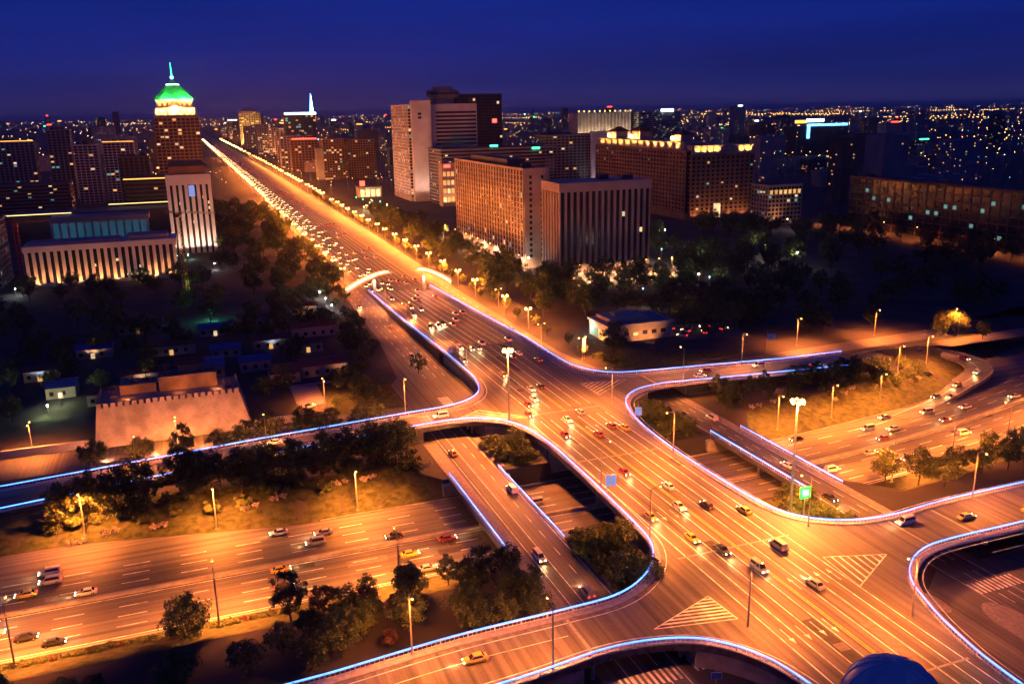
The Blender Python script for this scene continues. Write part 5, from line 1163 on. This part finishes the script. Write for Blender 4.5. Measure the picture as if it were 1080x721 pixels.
for i in range(22):
    x, y = random.uniform(190, 480), random.uniform(370, 600); mt = random.choice(('white_lamp', 'neon_b', 'neon_g', 'white_lamp', 'neon_w', 'sodium'))
    if x > 165+(y-250)*1.2 or any(a-4 < x < b+4 and c-4 < y < d+4 for a, b, c, d in AVOID): continue
    t = thing('park_lamp', 'small point of light among the trees of the right park', 'lamp', (x, y, 0), 0, 'lamps in the right park')
    MB().tube([(0,0,0),(0,0,9)], 0.1, 0.07, 6).build('post', M['pole'], t); MB().sphere(0, 0, 9.3, 0.38, 8, 5).build('globe', M[mt], t); lamp('lamp_light', 'POINT', (0, 0, 8.6), 2500, (1, .8, .6), t, 0.4)
# restaurant garden lamps right of the avenue
for i in range(16):
    x, y = 172+random.uniform(0, 34), 860+random.uniform(0, 190); t = thing('garden_lamp', 'small greenish garden lamp below the white hotel', 'lamp', (x, y, 0), 0, 'garden lamps below the white hotel')
    MB().tube([(0,0,0),(0,0,5)], 0.1, 0.08, 5).build('post', M['pole'], t); MB().sphere(0, 0, 5.4, 0.7, 6, 5).build('globe', M[random.choice(['neon_y', 'neon_g', 'neon_y'])], t)
    if i % 3 == 0: lamp('lamp_light', 'POINT', (0, 0, 4), 5000, (1, .85, .4), t, 0.5)
# -- blocks lining the far avenue
random.seed(91)
for i in range(26):
    right = i % 3 != 0
    y = 1480+i*115+random.uniform(-30, 30); x = random.uniform(178, 215) if right else random.uniform(8, 44)
    if right and (1760 < y < 1900 or 2840 < y < 3000): x += 70
    w = random.uniform(28, 60); h = random.uniform(34, 92) if right else random.uniform(18, 48)
    if not right: x -= w
    t = building('avenue_block', 'mid-rise block with warm lit rooms on %s side of the far avenue' % ('right' if right else 'left'), x, y, 'blocks lining the far avenue, %s side' % ('right' if right else 'left'))
    grid_block(t, x, x+w, y, y+30, 0, h, bay=6, floor=4.5, pier=1.8, band=1.6, wall=random.choice(('beige', 'brown', 'grey')), lit=random.choice((0.08, 0.16, 0.28)), seed=100+i, faces='fl' if right else 'fs', cols=('win_w', 'win_y'))
    if right and random.random() < 0.6: flood(t, x+w/2, y-14, 0.3, 90000, WARM, (0, 0.4, 1), 130)
    if random.random() < 0.5: MB().box(x+2, x+w-2, y-0.7, y-0.2, h+0.1, h+2.2).build('roof_sign', M[random.choice(('neon_r', 'neon_w', 'neon_o', 'neon_y', 'neon_b'))], t)
# -- distant city
random.seed(77)
def infr(x, y):
    a = math.degrees(math.atan2(x, y)); return -14 < a < 54
nfar = 0; tries = 0
while nfar < 290 and tries < 6000:
    tries += 1; d = 10**random.uniform(2.93, 4.12); a = rad(random.uniform(-12, 52)); x, y = d*math.sin(a), d*math.cos(a)
    if 40 < x < 200 or (x < 480 and y < 1250) or (150 < x < 330 and y < 3000 and y > 1600) or (600 < x < 920 and 1400 < y < 2400) or y < 640: continue
    if -60 < x < 40 and y < 1400: continue
    w, dp = random.uniform(18, 60), random.uniform(14, 26); h = random.choice((12, 18, 24, 36, 48, 60)) * random.uniform(.8, 1.2)
    if d > 2500 and random.random() < 0.3: h *= 1.9
    h = min(h, 104 if d < 5000 else 150)
    nfar += 1; far = d > 2600
    t = building('city_block', 'block', x, y, 'distant city blocks' if far else 'middle-distance city blocks')
    t.location = (x, y, 0); t.rotation_euler = (0, 0, random.uniform(-.05, .05))
    wm = random.choice(('grey', 'darkwall', 'brown', 'grey', 'beige'))
    bodym = MB(); bodym.box(-w/2, w/2, 0, dp, 0, h); bodym.box(-w/5, w/6, dp*.3, dp*.8, h, h+random.uniform(1.5, 4)); bodym.build('wall', M[wm], t)
    side_ = 'left' if x < 110 else 'right'; t['label'] = '%s %s block with scattered lights in %s city %s of avenue' % ('low' if h < 26 else 'mid-rise' if h < 60 else 'tall', {'grey': 'grey', 'darkwall': 'dark', 'brown': 'brown', 'beige': 'pale'}[wm], 'distant' if far else 'middle-distance', side_)
    sz = max(1.5, d*0.00055); fl_ = max(3.4, sz*1.7); lm = {}
    p = random.choice((0.01, 0.03, 0.05, 0.1)) * (1.0 if far else 0.7)
    for j in range(int(h/fl_)):
        for i in range(int(w/(fl_*1.2))):
            if random.random() < p:
                c = random.choice(('win_w', 'win_y', 'win_c', 'win_w', 'win_w')); xx = -w/2+1+i*fl_*1.2; zz_ = 1+j*fl_
                lm.setdefault(c, MB()).box(xx, xx+sz, -0.25, -0.02, zz_, zz_+sz*0.75)
            if random.random() < p*0.7:
                xx = dp*random.random()*0.9; side = -1
                lm.setdefault('win_w', MB()).box(-w/2-0.25, -w/2-0.02, xx, xx+sz, 1+j*fl_, 1+j*fl_+sz*0.75)
    for c, m in lm.items(): m.build('lit_windows', M[c], t, kind='stuff')
    if random.random() < (0.26 if far else 0.10):
        c = random.choice(('neon_r', 'neon_r', 'neon_b', 'neon_w', 'neon_o', 'neon_g', 'neon_y', 'neon_o')); ww = random.uniform(.2, .7)*w; MB().box(-ww/2, ww/2, -0.6, -0.2, h, h+max(1.6, d*0.0011)).build('roof_sign', M[c], t); t['label'] = t['label'].replace('scattered lights', {'r': 'red', 'b': 'blue', 'w': 'white', 'o': 'orange', 'g': 'green', 'y': 'yellow'}[c[5]]+' roof sign')
mb = MB()
cols_ = ['sodium_far', 'neon_w', 'neon_r', 'neon_g', 'neon_y', 'neon_b']
pts_ = []
for i in range(64):
    d = 10**random.uniform(3.1, 4.1); a = rad(random.uniform(-12, 52)); x, y = d*math.sin(a), d*math.cos(a); hor = random.random() < 0.5
    for k in range(random.randint(6, 26)): pts_.append((x+(k*42 if hor else 0), y+(0 if hor else k*60)))
for x, y in pts_:
    if 60 < x < 170: continue
    d = math.hypot(x, y); mb.k = 0; mb.sphere(x, y, 10, d*0.0002, 5, 3); mb.k = 6; mb.box(x-.1, x+.1, y-.1, y+.1, 0, 10)
for i in range(2600):
    d = 10**random.uniform(3.05, 4.35); a = rad(random.uniform(-12, 52)); x, y = d*math.sin(a), d*math.cos(a)
    if 60 < x < 170: continue
    mb.k = random.choices(range(6), (10, 2, 2, 1, 5, 1))[0]; s = d*0.00017*random.uniform(.6, 1.3); z = random.uniform(8, 16)+ (random.random() < .3)*random.uniform(5, 50)
    mb.sphere(x, y, z, s, 5, 3)
    mb.k = 6; mb.box(x-0.1, x+0.1, y-0.1, y+0.1, 0, z)
o = mb.build('distant_street_lights', [M[c] for c in cols_]+[M['pole']], kind='stuff'); tag(o, 'countless points of street light across the distant city', 'street lights')
# -- unseen street lamps added to brighten the dark slab and the hotels
slab_fill_lamp = lamp_proto('street_lamp', 9.5, 1, 2.0, 0.6, 0.12, power=22000, cone=172)
hotel_fill_lamp = lamp_proto('street_lamp', 9.5, 1, 2.0, 0.6, 0.12, power=60000, col=(1.0, 0.46, 0.20), cone=172)
for y in range(405, 610, 34): put(slab_fill_lamp, 512, y, 0, 0, 'added street lamp brightening the front of the long dark slab', 'added lamps before the dark slab')
for y in range(520, 690, 28): put(hotel_fill_lamp, 196, y, 0, 0, 'added street lamp brightening the front of the fin-fronted hotel', 'added lamps before the hotel')
for x in range(208, 284, 9): put(hotel_fill_lamp, x, 466, 0, HP, 'added street lamp brightening the nearer hotel block', 'added lamps before the nearer hotel')
drop(hotel_fill_lamp); drop(slab_fill_lamp)
# -- mirror globe on the roof just under the camera
t = building('near_rooftop', 'roof terrace of the tall block under the viewpoint', 10, 10); MB().box(-4, 9, -12, 9, 0, 87.4).build('wall', M['grey'], t); MB().box(-4.2, 9.2, -12.2, 9.2, 87.403, 88).build('roof_slab', M['conc'], t)
gx, gy = G(940, 744, 0); q = 9.6/math.hypot(gx, gy); gz = 100-9.6*100/math.hypot(gx, gy)
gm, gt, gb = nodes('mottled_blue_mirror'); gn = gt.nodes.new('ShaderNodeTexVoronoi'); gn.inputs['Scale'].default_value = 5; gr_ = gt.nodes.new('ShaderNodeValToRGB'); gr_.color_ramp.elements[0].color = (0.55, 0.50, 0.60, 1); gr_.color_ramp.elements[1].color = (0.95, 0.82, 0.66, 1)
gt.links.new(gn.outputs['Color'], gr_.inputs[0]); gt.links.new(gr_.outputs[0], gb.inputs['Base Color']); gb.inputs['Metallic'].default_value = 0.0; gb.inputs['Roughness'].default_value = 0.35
gc = gt.nodes.new('ShaderNodeTexCoord'); gt.links.new(gc.outputs['Object'], gn.inputs[0])
t = thing('roof_globe', 'mottled blue mirrored globe at the bottom edge of the picture', 'globe', (gx*q, gy*q, 88)); r_ = 0.575
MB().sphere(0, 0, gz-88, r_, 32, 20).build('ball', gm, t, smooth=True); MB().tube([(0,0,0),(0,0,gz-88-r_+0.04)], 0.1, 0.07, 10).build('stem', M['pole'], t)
for k in range(8):
    a = k*math.pi/8; MB().tube([((r_+0.003)*math.sin(b_)*math.cos(a), (r_+0.003)*math.sin(b_)*math.sin(a), gz-88+(r_+0.003)*math.cos(b_)) for b_ in [q_*math.pi/16 for q_ in range(-14, 15)]], 0.008, 0.008, 5).build('seam', M['rail'], t)
# -- evening haze over the whole city
hm = bpy.data.materials.new('evening_haze'); hm.use_nodes = True; ht = hm.node_tree; ht.nodes.clear()
ho = ht.nodes.new('ShaderNodeOutputMaterial'); pv = ht.nodes.new('ShaderNodeVolumePrincipled'); pv.inputs['Color'].default_value = (0.90, 0.90, 0.97, 1); pv.inputs['Density'].default_value = HAZE; pv.inputs['Anisotropy'].default_value = 0.3
ht.links.new(pv.outputs[0], ho.inputs['Volume'])
hz = MB().box(-42000, 62000, -4000, 62000, -7, 165).build('haze', hm, kind='stuff'); tag(hz, 'thin evening haze hanging over the whole city', 'haze')
# -- labels: where several things would share one, tell them apart by their order in the picture
ONES = 'zeroth first second third fourth fifth sixth seventh eighth ninth tenth eleventh twelfth thirteenth fourteenth fifteenth sixteenth seventeenth eighteenth nineteenth twentieth'.split()
TENS = {20: 'twenty', 30: 'thirty', 40: 'forty', 50: 'fifty', 60: 'sixty', 70: 'seventy', 80: 'eighty', 90: 'ninety'}
def ordinal(k):
    if k <= 20: return ONES[k]
    if k % 10 == 0: return TENS[k][:-1]+'ieth'
    return TENS[k//10*10]+'-'+ONES[k % 10]
bpy.context.view_layer.update(); inv = cam_o.matrix_world.inverted(); byl = {}
for o in C.objects:
    if o.parent is None and o.get('label') and o.get('category'): byl.setdefault(o['label'], []).append(o)
for lab, os_ in byl.items():
    if not 2 <= len(os_) <= 99 or len(lab.split()) > 13: continue
    def px(o): p = inv @ o.matrix_world.translation; return p.x/max(0.1, -p.z)
    os_.sort(key=px)
    for k, o in enumerate(os_):
        o['label'] = lab + ', ' + ('leftmost of them' if k == 0 else 'rightmost of them' if k == len(os_)-1 else ordinal(k+1)+' from left')
